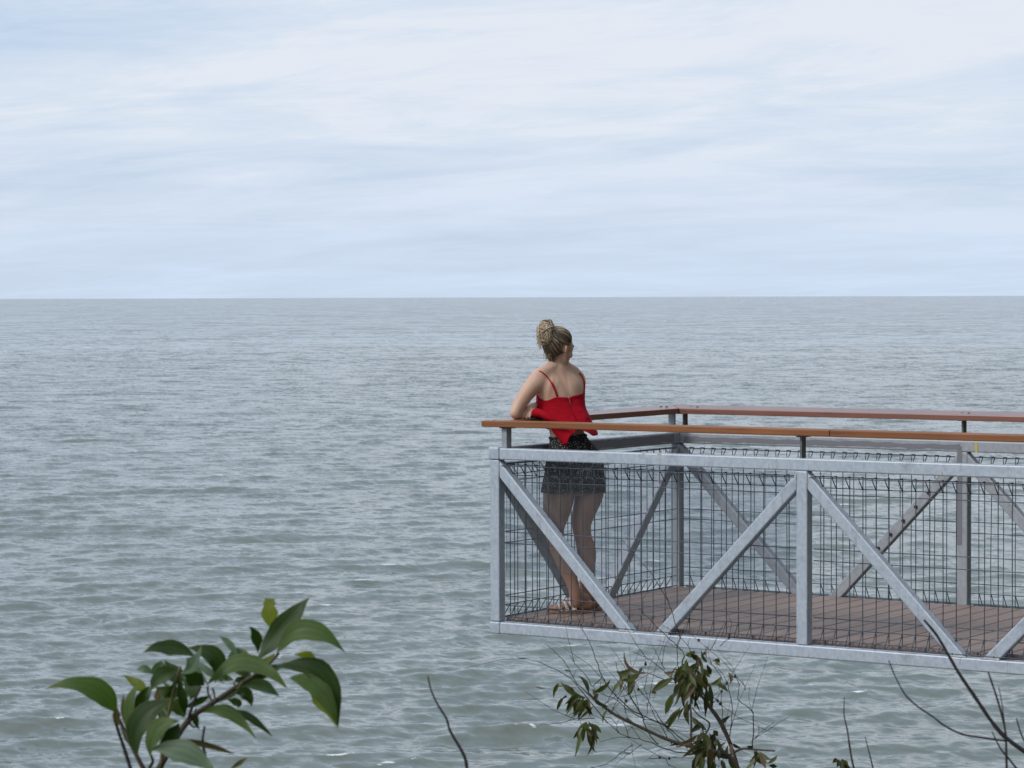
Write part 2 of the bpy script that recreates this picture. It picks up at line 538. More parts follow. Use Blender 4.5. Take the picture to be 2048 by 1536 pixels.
# corner castings and posts
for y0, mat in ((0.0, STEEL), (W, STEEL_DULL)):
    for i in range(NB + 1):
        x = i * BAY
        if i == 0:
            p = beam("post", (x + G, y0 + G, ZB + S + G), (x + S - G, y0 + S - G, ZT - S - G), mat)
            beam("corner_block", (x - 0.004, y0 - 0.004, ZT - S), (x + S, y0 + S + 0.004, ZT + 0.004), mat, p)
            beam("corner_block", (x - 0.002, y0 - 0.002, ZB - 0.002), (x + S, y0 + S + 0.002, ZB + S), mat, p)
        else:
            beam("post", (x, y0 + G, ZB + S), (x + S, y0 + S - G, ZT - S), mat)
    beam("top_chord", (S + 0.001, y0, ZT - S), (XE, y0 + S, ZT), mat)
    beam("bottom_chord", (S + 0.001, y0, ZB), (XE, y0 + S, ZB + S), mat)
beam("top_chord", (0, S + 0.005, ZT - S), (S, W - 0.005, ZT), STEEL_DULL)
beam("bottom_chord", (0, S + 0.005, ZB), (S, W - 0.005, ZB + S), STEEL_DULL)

# diagonal braces
zb_, zt_ = ZB + S, ZT - S
def brace(a, b, side, mat, endn):
    bm = bmesh.new()
    bm_beam(bm, a, b, S - 0.006, S - 0.002, side, BV, cut_a=endn, cut_b=(0, 0, 1))
    o = bm_obj("brace", bm, mat, plat, False, origin=[(a[i] + b[i]) / 2 for i in range(3)])
    if side == (0, 1, 0) and a[1] < 1:                # bead of weld along the foot and the head
        yf = a[1] - S / 2 + 0.003
        for p0, p1 in (((b[0] - .050, yf, b[2] + .002), (b[0] + .050, yf, b[2] + .002)), ((a[0], yf, a[2] - .042), (a[0], yf, a[2] + .042))):
            P_ = [Vector(p0).lerp(Vector(p1), k / 14) + Vector((0, random.uniform(-.0006, .0006), 0)) for k in range(15)]
            V, F = tube_data(P_, [random.uniform(.0028, .0042) for _ in P_], 6)
            mesh("weld_bead", V, F, WELD, o, True, origin=P_[7])
    return o
bottoms = [(0.886, 1.100), (2.821, 2.999), (BAY * 2 + 0.90, BAY * 2 + 1.09), (BAY * 3 + 0.90, BAY * 3 + 1.09)]
far_braces = []
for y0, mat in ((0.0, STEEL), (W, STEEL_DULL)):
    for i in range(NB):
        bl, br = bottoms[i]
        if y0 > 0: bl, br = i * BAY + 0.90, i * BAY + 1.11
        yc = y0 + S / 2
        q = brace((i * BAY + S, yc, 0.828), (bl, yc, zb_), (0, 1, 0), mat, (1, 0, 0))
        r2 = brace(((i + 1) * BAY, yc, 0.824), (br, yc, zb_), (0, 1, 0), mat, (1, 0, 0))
        if y0 > 0: far_braces.append(r2)
brace((S / 2, S, 0.815), (S / 2, 0.885, zb_), (1, 0, 0), STEEL_DULL, (0, 1, 0))
brace((S / 2, W, 0.815), (S / 2, 1.165, zb_), (1, 0, 0), STEEL_DULL, (0, 1, 0))
# weld nuts along one far brace
fb = far_braces[0]
for k in range(5):
    t = 0.22 + 0.10 * k
    c = Vector((BAY, W - 0.001, 0.824)).lerp(Vector((1.11, W - 0.001, zb_)), t)
    V, F = tube_data([c + Vector((0, 0.006, 0)), c - Vector((0, 0.009, 0))], 0.010, 6)
    mesh("bolt", V, F, BOLT, fb, origin=c)

# rolled-top wire mesh, one panel per bay
def wire_panel(org, ux, un, length, name="mesh_panel"):
    """org: lower corner on the panel plane; ux along, un outward"""
    org, ux, un = Vector(org), Vector(ux), Vector(un)
    A = Acc()
    P = lambda s, n, z: org + ux * s + un * n + Vector((0, 0, z))
    r = 0.0028
    zl = [0.795, 0.760, 0.476, 0.414, 0.119, 0.066]
    jit = lambda: random.uniform(-0.0013, 0.0013)
    for z in zl:
        A.tube([P(0, 0, z + jit()), P(length * 0.5, jit(), z + jit()), P(length, 0, z + jit())], r, 5)
    for n, z in ((0.0, 0.852), (0.048, 0.848), (0.0, 0.004), (0.048, -0.008)):
        A.tube([P(0, n, z), P(length, n, z)], r, 5)
    n = int(length / 0.0745)
    off = (length - (n - 1) * 0.0745) / 2
    for i in range(n):
        s = off + i * 0.0745 + jit()
        w1, w2 = jit() * 1.6, jit() * 1.6
        A.tube([P(s, 0.048, 0.846), P(s, 0.003, 0.795)], r, 5)
        A.tube([P(s, 0.050, 0.853), P(s, -0.002, 0.857), P(s, 0, 0.83), P(s + w1, w1, 0.62), P(s + w2, w2, 0.25), P(s, 0, 0.02), P(s, 0, -0.002), P(s, 0.050, -0.012)], r, 5)
        A.tube([P(s, 0.050, -0.008), P(s, 0.003, 0.066)], r, 5)
    o = A.obj(name, WIRE, plat, True, origin=P(length / 2, 0, 0.43))
    o["kind"] = "stuff"
    return o
for i in range(NB):
    x0 = i * BAY + S + 0.012
    ln = BAY - S - 0.024
    wire_panel((x0, S - 0.013, 0), (1, 0, 0), (0, -1, 0), ln)
    wire_panel((x0, W + 0.013, 0), (1, 0, 0), (0, 1, 0), ln)
wire_panel((S - 0.013, S + 0.012, 0), (0, 1, 0), (-1, 0, 0), W - S - 0.024)

# clear wind screen fixed inside the first bay
beam("clear_screen", (0.0548, 0.082, 0.258), (BAY - 0.004, 0.088, 0.872), SCREEN, plat, 0.0008)

# decking
x = 0.082 - 0.02
while x < XE - 0.05:
    zt2 = random.uniform(-0.0015, 0.0)
    bm = bmesh.new(); bm_box(bm, (x, 0.074, zt2 - 0.026), (x + 0.1335, W - 0.02 + random.uniform(-0.004, 0.004), zt2), 0.003, 1)
    bm_obj("deck_board", bm, DECK, plat, False, origin=(x + 0.0685, 1.0, zt2))
    x += 0.1421
for yj in (0.12, 0.65, 1.3, 1.88):
    beam("deck_joist", (S + 0.004, yj, -0.083), (XE, yj + 0.045, -0.029), BRACKET, plat, 0.002)

# handrails: flat near rail, end and far rails tilted inwards
RT_, RW = 0.034, 0.125
def rail(name, pts, mat):
    """pts: outer-top, inner-top at start, then at end (mitred board)"""
    V = []
    for o_, i_ in pts:
        V += [o_, i_, i_ - Vector((0, 0, RT_)), o_ - Vector((0, 0, RT_))]
    bm = bmesh.new()
    vs = [bm.verts.new(v) for v in V]
    for i in range(4):
        bm.faces.new((vs[i], vs[(i + 1) % 4], vs[4 + (i + 1) % 4], vs[4 + i]))
    bm.faces.new((vs[3], vs[2], vs[1], vs[0])); bm.faces.new((vs[4], vs[5], vs[6], vs[7]))
    bmesh.ops.recalc_face_normals(bm, faces=bm.faces)
    bmesh.ops.bevel(bm, geom=list(bm.edges), offset=0.004, segments=2, profile=0.5, affect='EDGES')
    c = sum(V, Vector()) / len(V)
    o = bm_obj(name, bm, mat, plat, False, origin=c)
    return o
ZR = 1.097
v = Vector
n_out, n_in = -0.020, 0.105
xl_out, xl_in = -0.040, 0.085
XJ = 2.12
f_in, f_out = W - 0.040, W + 0.085
dz = 0.019
rn = rail("handrail", [(v((xl_out, n_out, ZR)), v((xl_in, n_in, ZR))), (v((XJ - 0.001, n_out, ZR)), v((XJ - 0.001, n_in, ZR)))], TIMBER)
rail("handrail", [(v((XJ + 0.002, n_out, ZR)), v((XJ + 0.002, n_in, ZR))), (v((XE + 0.2, n_out, ZR)), v((XE + 0.2, n_in, ZR)))], TIMBER)
re_ = rail("handrail", [(v((xl_out, n_out + 0.004, ZR)), v((xl_in, n_in + 0.004, ZR))), (v((xl_out, f_out, ZR + dz)), v((xl_in, f_in, ZR)))], TIMBER_RED)
rf = rail("handrail", [(v((xl_out + 0.005, f_out, ZR + dz)), v((xl_in + 0.005, f_in, ZR))), (v((XE + 0.2, f_out, ZR + dz)), v((XE + 0.2, f_in, ZR)))], TIMBER_RED)
def screw(p, parent):
    V, F = tube_data([Vector(p) - Vector((0, 0, 0.004)), Vector(p) + Vector((0, 0, 0.0015))], 0.0075, 8)
    mesh("bolt_head", V, F, BOLT, parent, origin=p)
for (x_, y_) in ((0.005, W - 0.12), (0.035, W - 0.10)): screw((x_, y_, ZR + 0.013), re_)
for (x_, y_) in ((0.13, W + 0.03), (0.185, W + 0.015)): screw((x_, y_, ZR + 0.010), rf)
for (x_, y_) in ((BAY + 0.02, W + 0.03), (BAY + 0.065, W + 0.02)): screw((x_, y_, ZR + 0.010), rf)
screw((0.02, 0.02, ZR), rn)

# rail stems with their top plates
def stem(lo, hi, plate, mat=BRACKET):
    o = beam("rail_stem", lo, hi, mat, plat, 0.0015)
    beam("top_plate", plate[0], plate[1], BRACKET, o, 0.0015)
    return o
zs = ZR - RT_ - 0.002
stem((0.076, 0.010, ZT + 0.001), (0.110, 0.060, zs - 0.007), ((0.066, 0.004, zs - 0.006), (0.125, 0.080, zs)), STEEL_DULL)
for i in range(1, NB + 1):
    xc = i * BAY + 0.024
    stem((xc - 0.006, 0.010, ZT + 0.001), (xc + 0.006, 0.056, zs - 0.007), ((xc - 0.026, 0.006, zs - 0.006), (xc + 0.026, 0.075, zs)))
for i in range(0, NB + 1):
    xc = i * BAY + (0.088 if i == 0 else 0.03)
    stem((xc - 0.006, W + 0.010, ZT + 0.001), (xc + 0.006, W + 0.056, zs - 0.002), ((xc - 0.026, W - 0.005, zs - 0.0005), (xc + 0.026, W + 0.066, zs + 0.004)))
stem((-0.021, W + 0.012, ZT + 0.005), (0.026, W + 0.024, zs - 0.001), ((-0.015, W - 0.04, zs), (0.05, W + 0.04, zs + 0.004)), STEEL_DULL)

# flat grey paint brushed over the far chord, end chord and one far post
def strip(name, base, ux, un, xs, lo, hi, mat, seed):
    rr = random.Random(seed)
    A = Acc(); n = len(xs); V = []; F = []
    base, ux, un = Vector(base), Vector(ux), Vector(un)
    for dn in (0.0006, 0.0020):
        for k, x_ in enumerate(xs):
            wob = 0.008
            V.append(base + ux * x_ + un * dn + Vector((0, 0, lo + rr.uniform(-wob, wob) * 0.6)))
            rr2 = random.Random(seed * 100 + k)
            V.append(base + ux * x_ + un * dn + Vector((0, 0, hi + rr2.uniform(-wob, wob) * 0.6)))
    # same outline front and back
    for k in range(2 * n): V[2 * n + k] = V[k] + un * 0.0014
    for k in range(n - 1):
        a = 2 * k
        F.append((2 * n + a, 2 * n + a + 1, 2 * n + a + 3, 2 * n + a + 2))
        F.append((a, a + 2, 2 * n + a + 2, 2 * n + a)); F.append((a + 1, 2 * n + a + 1, 2 * n + a + 3, a + 3))
    F.append((0, 2 * n, 2 * n + 1, 1)); F.append((2 * n - 2, 2 * n - 1, 4 * n - 1, 4 * n - 2))
    return mesh(name, V, F, mat, plat)
strip("paint_patch", (0, W, 0), (1, 0, 0), (0, -1, 0), np.linspace(0.10, BAY + 0.02, 46), ZT - 0.050, ZT - 0.022, PAINT, 3)
strip("paint_patch", (S, 0, 0), (0, 1, 0), (1, 0, 0), np.linspace(0.45, W - 0.07, 36), ZT - 0.052, ZT - 0.008, PAINT, 4)
strip("paint_patch", (0, W + G, 0), (1, 0, 0), (0, -1, 0), np.linspace(BAY + 0.002, BAY + 0.032, 4), 0.34, ZT - 0.030, PAINT, 5)
for x_, wd, z0, z1 in ((0.99, 0.012, ZT - 0.008, ZT - 0.001), (1.085, 0.024, ZT - 0.008, ZT - 0.001), (2.735, 0.006, ZT - 0.062, ZT - 0.045)):
    strip("paint_mark", (0, 0, 0), (1, 0, 0), (0, -1, 0), [x_, x_ + wd / 2, x_ + wd], z0, z1, YELLOW, 6)
strip("paint_mark", (0, W, 0), (1, 0, 0), (0, -1, 0), [2.03, 2.037, 2.045], ZT - 0.062, ZT - 0.01, YELLOW, 9)

#PERSON
# ------------------------------------------------------------------ person
rtv, fhv, upv = Vector(_rt), Vector(_fh), Vector(_up)
def facing(deg):
    """unit vector deg degrees to the left of straight away from the camera, and the figure's right-hand vector"""
    f = fhv * math.cos(R(deg)) - rtv * math.sin(R(deg))
    r_ = rtv * math.cos(R(deg)) + fhv * math.sin(R(deg))
    return f, r_

def loft(A, rings):
    """rings: (centre, side vector*a, front vector*b); closed with fans"""
    n = 20
    V, F = [], []
    for c, sx, fy in rings:
        for k in range(n):
            t = 2 * math.pi * k / n
            V.append(c + sx * math.cos(t) + fy * math.sin(t))
    m = len(rings)
    for i in range(m - 1):
        for k in range(n):
            a, b = i * n + k, i * n + (k + 1) % n
            F.append((a, b, b + n, a + n))
    V.append(rings[0][0]); V.append(rings[-1][0])
    for k in range(n):
        F.append((m * n, (k + 1) % n, k)); F.append((m * n + 1, (m - 1) * n + k, (m - 1) * n + (k + 1) % n))
    A.add(V, F)

def limb(A, pts, n=5):
    """pts: (u, v, d, radius) in the photograph's own measure; rounded ends"""
    P = spline(pts, n)
    X = [at(*p[:3]) for p in P]; rs = [p[3] for p in P]
    limbw(A, X, rs)
def limbw(A, X, rs, seg=16):
    X = [Vector(x) for x in X]
    d0 = (X[0] - X[1]).normalized(); d1 = (X[-1] - X[-2]).normalized()
    pre, post = [], []
    for t in (80, 55, 28):
        pre.append((X[0] + d0 * rs[0] * math.sin(R(t)), rs[0] * math.cos(R(t))))
    for t in (28, 55, 80):
        post.append((X[-1] + d1 * rs[-1] * math.sin(R(t)), rs[-1] * math.cos(R(t))))
    allp = pre + list(zip(X, rs)) + post
    A.tube([p[0] for p in allp], [p[1] for p in allp], seg)

def ball(A, c, ax):
    """ellipsoid: c centre, ax three axis vectors"""
    V, F = [], []
    nu, nv = 18, 10
    for i in range(1, nv):
        ph = math.pi * i / nv
        for k in range(nu):
            t = 2 * math.pi * k / nu
            V.append(c + ax[0] * (math.sin(ph) * math.cos(t)) + ax[1] * (math.sin(ph) * math.sin(t)) + ax[2] * math.cos(ph))
    for i in range(nv - 2):
        for k in range(nu):
            a, b = i * nu + k, i * nu + (k + 1) % nu
            F.append((a, a + nu, b + nu, b))
    V += [c + ax[2], c - ax[2]]
    q = (nv - 1) * nu
    for k in range(nu):
        F.append((q, k, (k + 1) % nu)); F.append((q + 1, (nv - 2) * nu + (k + 1) % nu, (nv - 2) * nu + k))
    A.add(V, F)

B = Acc()
# trunk: u, v, depth, half width, half depth, degrees turned to the left
trunk = [(1148, 990, 15.45, .080, .075, 12), (1148, 972, 15.45, .150, .105, 12), (1149, 950, 15.45, .166, .112, 12), (1149, 932, 15.45, .168, .114, 13),
         (1150, 913, 15.45, .159, .106, 15), (1145, 893, 15.45, .134, .092, 18), (1135, 870, 15.45, .103, .082, 21), (1129, 842, 15.45, .110, .084, 25),
         (1124, 812, 15.45, .130, .092, 29), (1122, 788, 15.455, .148, .094, 32), (1120, 768, 15.46, .156, .084, 34), (1117, 753, 15.46, .128, .066, 35),
         (1116, 741, 15.46, .088, .054, 36), (1115, 732, 15.46, .062, .050, 36)]
rings = []
for p in spline(trunk, 4):
    f, r_ = facing(p[5]); rings.append((at(*p[:3]), r_ * p[3], f * p[4]))
loft(B, rings)
limb(B, [(1116, 745, 15.465, .060), (1113, 727, 15.465, .051), (1112, 710, 15.46, .047), (1114, 698, 15.46, .045)])
# sloping muscle from neck to the shoulders
limb(B, [(1108, 733, 15.44, .040), (1090, 744, 15.40, .040), (1074, 755, 15.375, .046)])
limb(B, [(1124, 732, 15.48, .038), (1144, 743, 15.53, .038), (1158, 754, 15.56, .038)])
f35, r35 = facing(33)
for u, d in ((1097, 15.415),):         # shoulder blades
    ball(B, at(u, 780, d) - f35 * .052, [r35 * .05, f35 * .028, upv * .07])
for sgn in (-1, 1):                                   # bust
    ball(B, at(1122, 797, 15.455) + f35 * .075 + r35 * (.055 * sgn), [r35 * .052, f35 * .055, upv * .058])
f12, r12 = facing(12)
ball(B, at(1120, 952, 15.42) - f12 * .045, [r12 * .088, f12 * .082, upv * .085])
ball(B, at(1174, 950, 15.45) - f12 * .045, [r12 * .090, f12 * .084, upv * .085])
# legs
limb(B, [(1119, 955, 15.42, .088), (1118, 985, 15.41, .092), (1114, 1018, 15.39, .082), (1110, 1045, 15.375, .064), (1109, 1062, 15.37, .055), (1112, 1080, 15.375, .0515),
         (1121, 1103, 15.375, .0535), (1129, 1123, 15.375, .050), (1139, 1150, 15.37, .041), (1147, 1174, 15.36, .0345), (1150, 1190, 15.355, .034), (1152, 1204, 15.355, .033)])
limb(B, [(1178, 955, 15.47, .088), (1179, 985, 15.47, .083), (1173, 1008, 15.46, .074), (1165, 1034, 15.45, .064), (1163, 1052, 15.445, .056), (1166, 1073, 15.45, .0505),
         (1172, 1096, 15.46, .0545), (1174, 1119, 15.465, .052), (1173, 1150, 15.465, .041), (1171, 1178, 15.465, .034), (1171, 1192, 15.465, .034), (1171, 1203, 15.465, .033)])
# feet: heel, instep, ball, five toes
SOLE = 0.016
def foot(heel, toe, inner):
    heel, toe = Vector(heel), Vector(toe)
    d = (toe - heel); ln = d.length; d.normalize()
    sd = Vector((-d.y, d.x, 0)) * inner              # towards the big toe
    P = lambda a, b, z: heel + d * (a * ln) + sd * b + Vector((0, 0, SOLE + z))
    ball(B, P(.10, 0, .030), [d * .036, sd * .031, upv * .031])
    rr = []
    for a, b, z, hw, hh in ((.08, 0, .040, .029, .036), (.22, 0, .044, .031, .042), (.38, .002, .038, .034, .036), (.55, .005, .029, .038, .027), (.70, .006, .021, .042, .020), (.80, .006, .016, .040, .0145), (.86, .006, .013, .034, .011)):
        rr.append((P(a, b, z), sd * hw, upv * hh))
    loft(B, rr)
    for k, (b, a0, a1, r0) in enumerate(((.030, .80, .975, .0115), (.013, .82, .985, .0085), (-.002, .81, .955, .008), (-.016, .79, .920, .0075), (-.029, .76, .880, .007))):
        limbw(B, [P(a0, b, r0 + .003), P((a0 + a1) / 2, b * 1.03, r0 + .004), P(a1, b * 1.0, r0)], [r0, r0 * 0.95, r0 * 0.9], 8)
    return heel, d, sd, ln
HL, TL = (.352, .505, 0), (.152, .365, 0)
footL = foot(HL, TL, -1)
HR, TR_ = (.330, .635, 0), (.150, .470, 0)
footR = foot(HR, TR_, 1)
limbw(B, [at(1150, 1186, 15.355), Vector(HL).lerp(Vector(TL), .17) + Vector((0, 0, .075)), Vector(HL).lerp(Vector(TL), .2) + Vector((0, 0, .045))], [.034, .034, .036])
limbw(B, [at(1171, 1186, 15.465), Vector(HR).lerp(Vector(TR_), .17) + Vector((0, 0, .075)), Vector(HR).lerp(Vector(TR_), .2) + Vector((0, 0, .045))], [.034, .034, .036])
# arms
limb(B, [(1075, 762, 15.375, .054), (1064, 773, 15.36, .051), (1050, 791, 15.34, .0450), (1038, 810, 15.325, .0395), (1030, 827, 15.31, .0345)])
limb(B, [(1030, 827, 15.31, .0365), (1040, 830, 15.36, .031), (1056, 831, 15.45, .026), (1080, 830, 15.56, .020)])
limb(B, [(1159, 764, 15.55, .043), (1151, 777, 15.58, .041), (1138, 800, 15.64, .041), (1120, 824, 15.715, .035)])
limb(B, [(1120, 824, 15.715, .035), (1106, 820, 15.64, .034), (1088, 814, 15.52, .026), (1069, 811, 15.41, .018)])
# hands: palm, four fingers, thumb
def hand(wrist, pd, pn, curl, side):
    """pd: direction of the fingers, pn: back-of-hand normal, side: +1 thumb on pn x pd side"""
    w0 = Vector(wrist); pd = Vector(pd).normalized(); pn = (Vector(pn) - pd * Vector(pn).dot(pd)).normalized()
    sd = pn.cross(pd) * side
    loft(B, [(w0, sd * .022, pn * .018), (w0 + pd * .03, sd * .032, pn * .016), (w0 + pd * .06, sd * .038, pn * .014), (w0 + pd * .085, sd * .037, pn * .0115)])
    for b, ln in ((.0295, .062), (.010, .070), (-.0095, .066), (-.028, .052)):
        p = w0 + pd * .074 + sd * b
        X = [p]; dirv = pd.copy(); rs = [.0078]
        for j, fr in enumerate((.45, .32, .23)):
            dirv = (dirv * math.cos(R(curl)) - pn * math.sin(R(curl))).normalized()
            p = p + dirv * (ln * 1.15 * fr); X.append(p); rs.append(.0076 - .0007 * j)
        limbw(B, X, rs, 8)
    t0 = w0 + pd * .025 + sd * .026
    limbw(B, [t0, t0 + pd * .028 + sd * .02 - pn * .006, t0 + pd * .055 + sd * .024 - pn * .016], [.0125, .0105, .0085], 8)
wr = at(1069, 811, 15.41)
hand(wr, at(1050, 821, 15.315) - wr, upv * .8 - fhv * .8 - rtv * .3, 40, -1)
wl = at(1080, 829, 15.53)
hand(wl, at(1106, 828, 15.65) - wl, upv, 10, -1)

# head
HC = at(1117, 689, 15.455)
HF, HR_ = facing(-43)
tilt = Matrix.Rotation(R(-15), 3, HR_)                 # looking a little down
HF = (tilt @ HF).normalized(); HU = HR_.cross(HF).normalized()
if HU.z < 0: HU = -HU
hp = lambda s_, f_, h_: HC + HR_ * s_ + HF * f_ + HU * h_
ball(B, hp(0, -.006, .006), [HR_ * .074, HF * .093, HU * .088])
ball(B, hp(0, .032, -.045), [HR_ * .053, HF * .056, HU * .066])
ball(B, hp(0, .040, -.005), [HR_ * .066, HF * .052, HU * .060])
ball(B, hp(0, .072, -.096), [HR_ * .026, HF * .022, HU * .020])
for s_ in (-1, 1):
    limbw(B, [hp(.056 * s_, .004, -.050), hp(.046 * s_, .026, -.082), hp(.020 * s_, .064, -.100)], [.016, .0145, .016], 10)
    ball(B, hp(.044 * s_, .058, -.045), [HR_ * .018, HF * .022, HU * .022])
    ball(B, hp(.028 * s_, .078, .010), [HR_ * .026, HF * .012, HU * .010])          # brow
    # ear
    e0 = hp(.076 * s_, -.012, -.028)
    ball(B, e0 + HR_ * (.003 * s_), [HR_ * .008 + HF * -.004 * s_, HF * .014, HU * .025])
    limbw(B, [hp(.076 * s_, .000, -.016), hp(.085 * s_, -.012, -.003), hp(.089 * s_, -.025, -.012), hp(.084 * s_, -.023, -.032), hp(.077 * s_, -.009, -.050)], [.005, .0055, .0055, .005, .0055], 8)
limbw(B, [hp(0, .092, .000), hp(0, .099, -.020), hp(0, .108, -.040)], [.009, .009, .0105], 10)
for s_ in (-1, 1): ball(B, hp(.011 * s_, .098, -.043), [HR_ * .009, HF * .010, HU * .008])
ball(B, hp(0, .090, -.064), [HR_ * .022, HF * .010, HU * .0065])
ball(B, hp(0, .089, -.075), [HR_ * .020, HF * .010, HU * .007])

def skin_mat():
    m, t, b = new_mat("fair_tanned_skin")
    o, n, _ = noise_mix(t, b, (0.69, 0.455, 0.33), (0.60, 0.375, 0.26), 9, 4, 0.6, 0.35, 0.7, into=None)
    o3, _, _ = noise_mix(t, b, (0, 0, 0), (0.66, 0.40, 0.30), 4.0, 3, 0.5, 0.5, 0.8, src=o, into=None)
    # shade on the legs painted into the skin colour, fading out above the hips
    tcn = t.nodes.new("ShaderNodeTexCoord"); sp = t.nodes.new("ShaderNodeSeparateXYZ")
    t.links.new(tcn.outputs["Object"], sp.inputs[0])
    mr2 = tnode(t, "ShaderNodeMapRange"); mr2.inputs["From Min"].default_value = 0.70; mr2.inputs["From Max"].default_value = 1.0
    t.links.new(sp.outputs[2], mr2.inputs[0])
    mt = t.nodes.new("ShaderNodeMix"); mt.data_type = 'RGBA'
    leg_shade = t.nodes.new("ShaderNodeMix"); leg_shade.data_type = 'RGBA'; leg_shade.blend_type = 'MULTIPLY'; leg_shade.inputs["Factor"].default_value = 1; leg_shade.inputs["B"].default_value = (0.72, 0.64, 0.61, 1)
    t.links.new(o3, leg_shade.inputs["A"])
    t.links.new(mr2.outputs[0], mt.inputs["Factor"]); t.links.new(leg_shade.outputs["Result"], mt.inputs["A"]); t.links.new(o3, mt.inputs["B"])
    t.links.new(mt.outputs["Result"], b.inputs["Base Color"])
    b.inputs["Roughness"].default_value = 0.52
    b.inputs["Subsurface Weight"].default_value = 0.12
    b.inputs["Subsurface Radius"].default_value = (1.0, 0.35, 0.2)
    b.inputs["Subsurface Scale"].default_value = 0.012
    return m
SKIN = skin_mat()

def remeshed(acc, voxel, iters, smooth_f=0.5):
    me = bpy.data.meshes.new("raw"); me.from_pydata([tuple(v_) for v_ in acc.V], [], acc.F)
    o = bpy.data.objects.new("raw", me); COL.objects.link(o)
    md = o.modifiers.new("r", 'REMESH'); md.mode = 'VOXEL'; md.voxel_size = voxel; md.adaptivity = 0.0
    sm = o.modifiers.new("s", 'SMOOTH'); sm.factor = smooth_f; sm.iterations = iters
    dg = bpy.context.evaluated_depsgraph_get()
    ev = o.evaluated_get(dg)
    res = bpy.data.meshes.new_from_object(ev)
    bpy.data.objects.remove(o); bpy.data.meshes.remove(me)
    return res
raw = remeshed(B, 0.0036, 6)
def relax(me, iters, test):
    bm = bmesh.new(); bm.from_mesh(me)
    vs = [v_ for v_ in bm.verts if test(v_.co)]
    for _ in range(iters): bmesh.ops.smooth_vert(bm, verts=vs, factor=0.6, use_axis_x=True, use_axis_y=True, use_axis_z=True)
    bm.to_mesh(me); bm.free()
_sh = at(1118, 748, 15.45)
relax(raw, 100, lambda c: .70 < c.z < 1.375 and (c - at(1060, 817, 15.41)).length > .105 and (c - at(1100, 826, 15.6)).length > .10)
relax(raw, 16, lambda c: .12 < c.z < .75)
relax(raw, 8, lambda c: c.z > 1.36)
def model_back(me):
    """spine furrow, shoulder-blade edges and the crease at the armpit, a few millimetres each"""
    cw = Vector(CAM)
    me.update()
    norms = [v_.normal.copy() for v_ in me.vertices]
    for v_, n in zip(me.vertices, norms):
        c = v_.co
        if not (1.12 < c.z < 1.42): continue
        d = c - cw
        z_ = d.dot(Vector(FW)); u = 1024 + FPX * d.dot(Vector(RT)) / z_; w_ = 768 - FPX * d.dot(Vector(UP)) / z_
        fac = -n.dot(Vector(FW))
        if fac < .25 or u < 1072 or u > 1176: continue
        t = (w_ - 738) / 60
        sp = 1114 + 30 * t
        dv = 0.0
        if -.1 < t < 1.3: dv -= .0045 * math.exp(-((u - sp) / 6.5) ** 2) * min(1, (t + .1) * 3)
        for bx, by, k in ((1093, 770, 1), (1151, 766, -1)):
            q = ((u - bx) / 13) ** 2 + ((w_ - by) / 20) ** 2
            dv += .0050 * math.exp(-q)
            e = u - (bx + k * (15 - .25 * (w_ - by)))
            dv -= .0028 * math.exp(-(e / 4.0) ** 2 - ((w_ - by) / 20) ** 2)
        v_.co = c + n * dv * min(1, (fac - .25) * 3)
model_back(raw)
relax(raw, 3, lambda c: 1.1 < c.z < 1.42)
nv = len(raw.vertices)
PV = np.empty(nv * 3, np.float32); raw.vertices.foreach_get("co", PV); PV = PV.reshape(-1, 3)
PF = [tuple(p.vertices) for p in raw.polygons]
print("body", nv, len(PF))
PORG = Vector((.24, .50, 0.0))
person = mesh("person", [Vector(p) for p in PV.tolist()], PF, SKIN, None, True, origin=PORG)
tag(person, "woman in red camisole and black dotted shorts leaning on the corner handrail", "person")
TREE = BVHTree.FromPolygons([Vector(p) for p in PV.tolist()], PF)
def snap(p, off):
    """push a point out to at least `off` from the skin"""
    p = Vector(p)
    q, n, i, d = TREE.find_nearest(p)
    if q is None: return p
    sd = (p - q).dot(n)
    return p if sd >= off else q + n * off
def seen_skin(u, v_, off):
    """skin point lying behind photo pixel (u, v), lifted by off"""
    c = Vector(CAM); dr = (at(u, v_, 10) - c).normalized()
    q, n, i, d_ = TREE.ray_cast(c, dr)
    while q is None:                                  # just past the outline: step back on to the body
        u += .5 if u < 1120 else -.5
        q, n, i, d_ = TREE.ray_cast(c, (at(u, v_, 10) - c).normalized())
    return q + n * off
def onskin(p, off):
    q, n, i, d = TREE.find_nearest(Vector(p))
    return q + n * off

# ---- shorts
def dotted_cloth():
    m, t, b = new_mat("black_cloth_with_white_dots")
    tcn = t.nodes.new("ShaderNodeTexCoord")
    vo = t.nodes.new("ShaderNodeTexVoronoi"); vo.inputs["Scale"].default_value = 92; vo.inputs["Randomness"].default_value = 0.8
    t.links.new(tcn.outputs["Object"], vo.inputs["Vector"])
    mr = tnode(t, "ShaderNodeMapRange"); mr.inputs["From Min"].default_value = 0.20; mr.inputs["From Max"].default_value = 0.26; mr.inputs["To Min"].default_value = 1; mr.inputs["To Max"].default_value = 0
    t.links.new(vo.outputs["Distance"], mr.inputs[0])
    mx = t.nodes.new("ShaderNodeMix"); mx.data_type = 'RGBA'
    mx.inputs["A"].default_value = (0.016, 0.016, 0.018, 1); mx.inputs["B"].default_value = (0.62, 0.60, 0.55, 1)
    t.links.new(mr.outputs[0], mx.inputs["Factor"]); t.links.new(mx.outputs["Result"], b.inputs["Base Color"])
    b.inputs["Roughness"].default_value = 0.85
    return m
DOTS = dotted_cloth()
bm = bmesh.new()
bm.from_mesh(raw)
waist_l, waist_r = at(1098, 874, 15.42), at(1167, 867, 15.46)
hem_l, hem_m, hem_r = at(1084, 981, 15.40), at(1152, 988, 15.44), at(1212, 976, 15.47)
up_n = (waist_r - waist_l).cross(fhv).normalized()
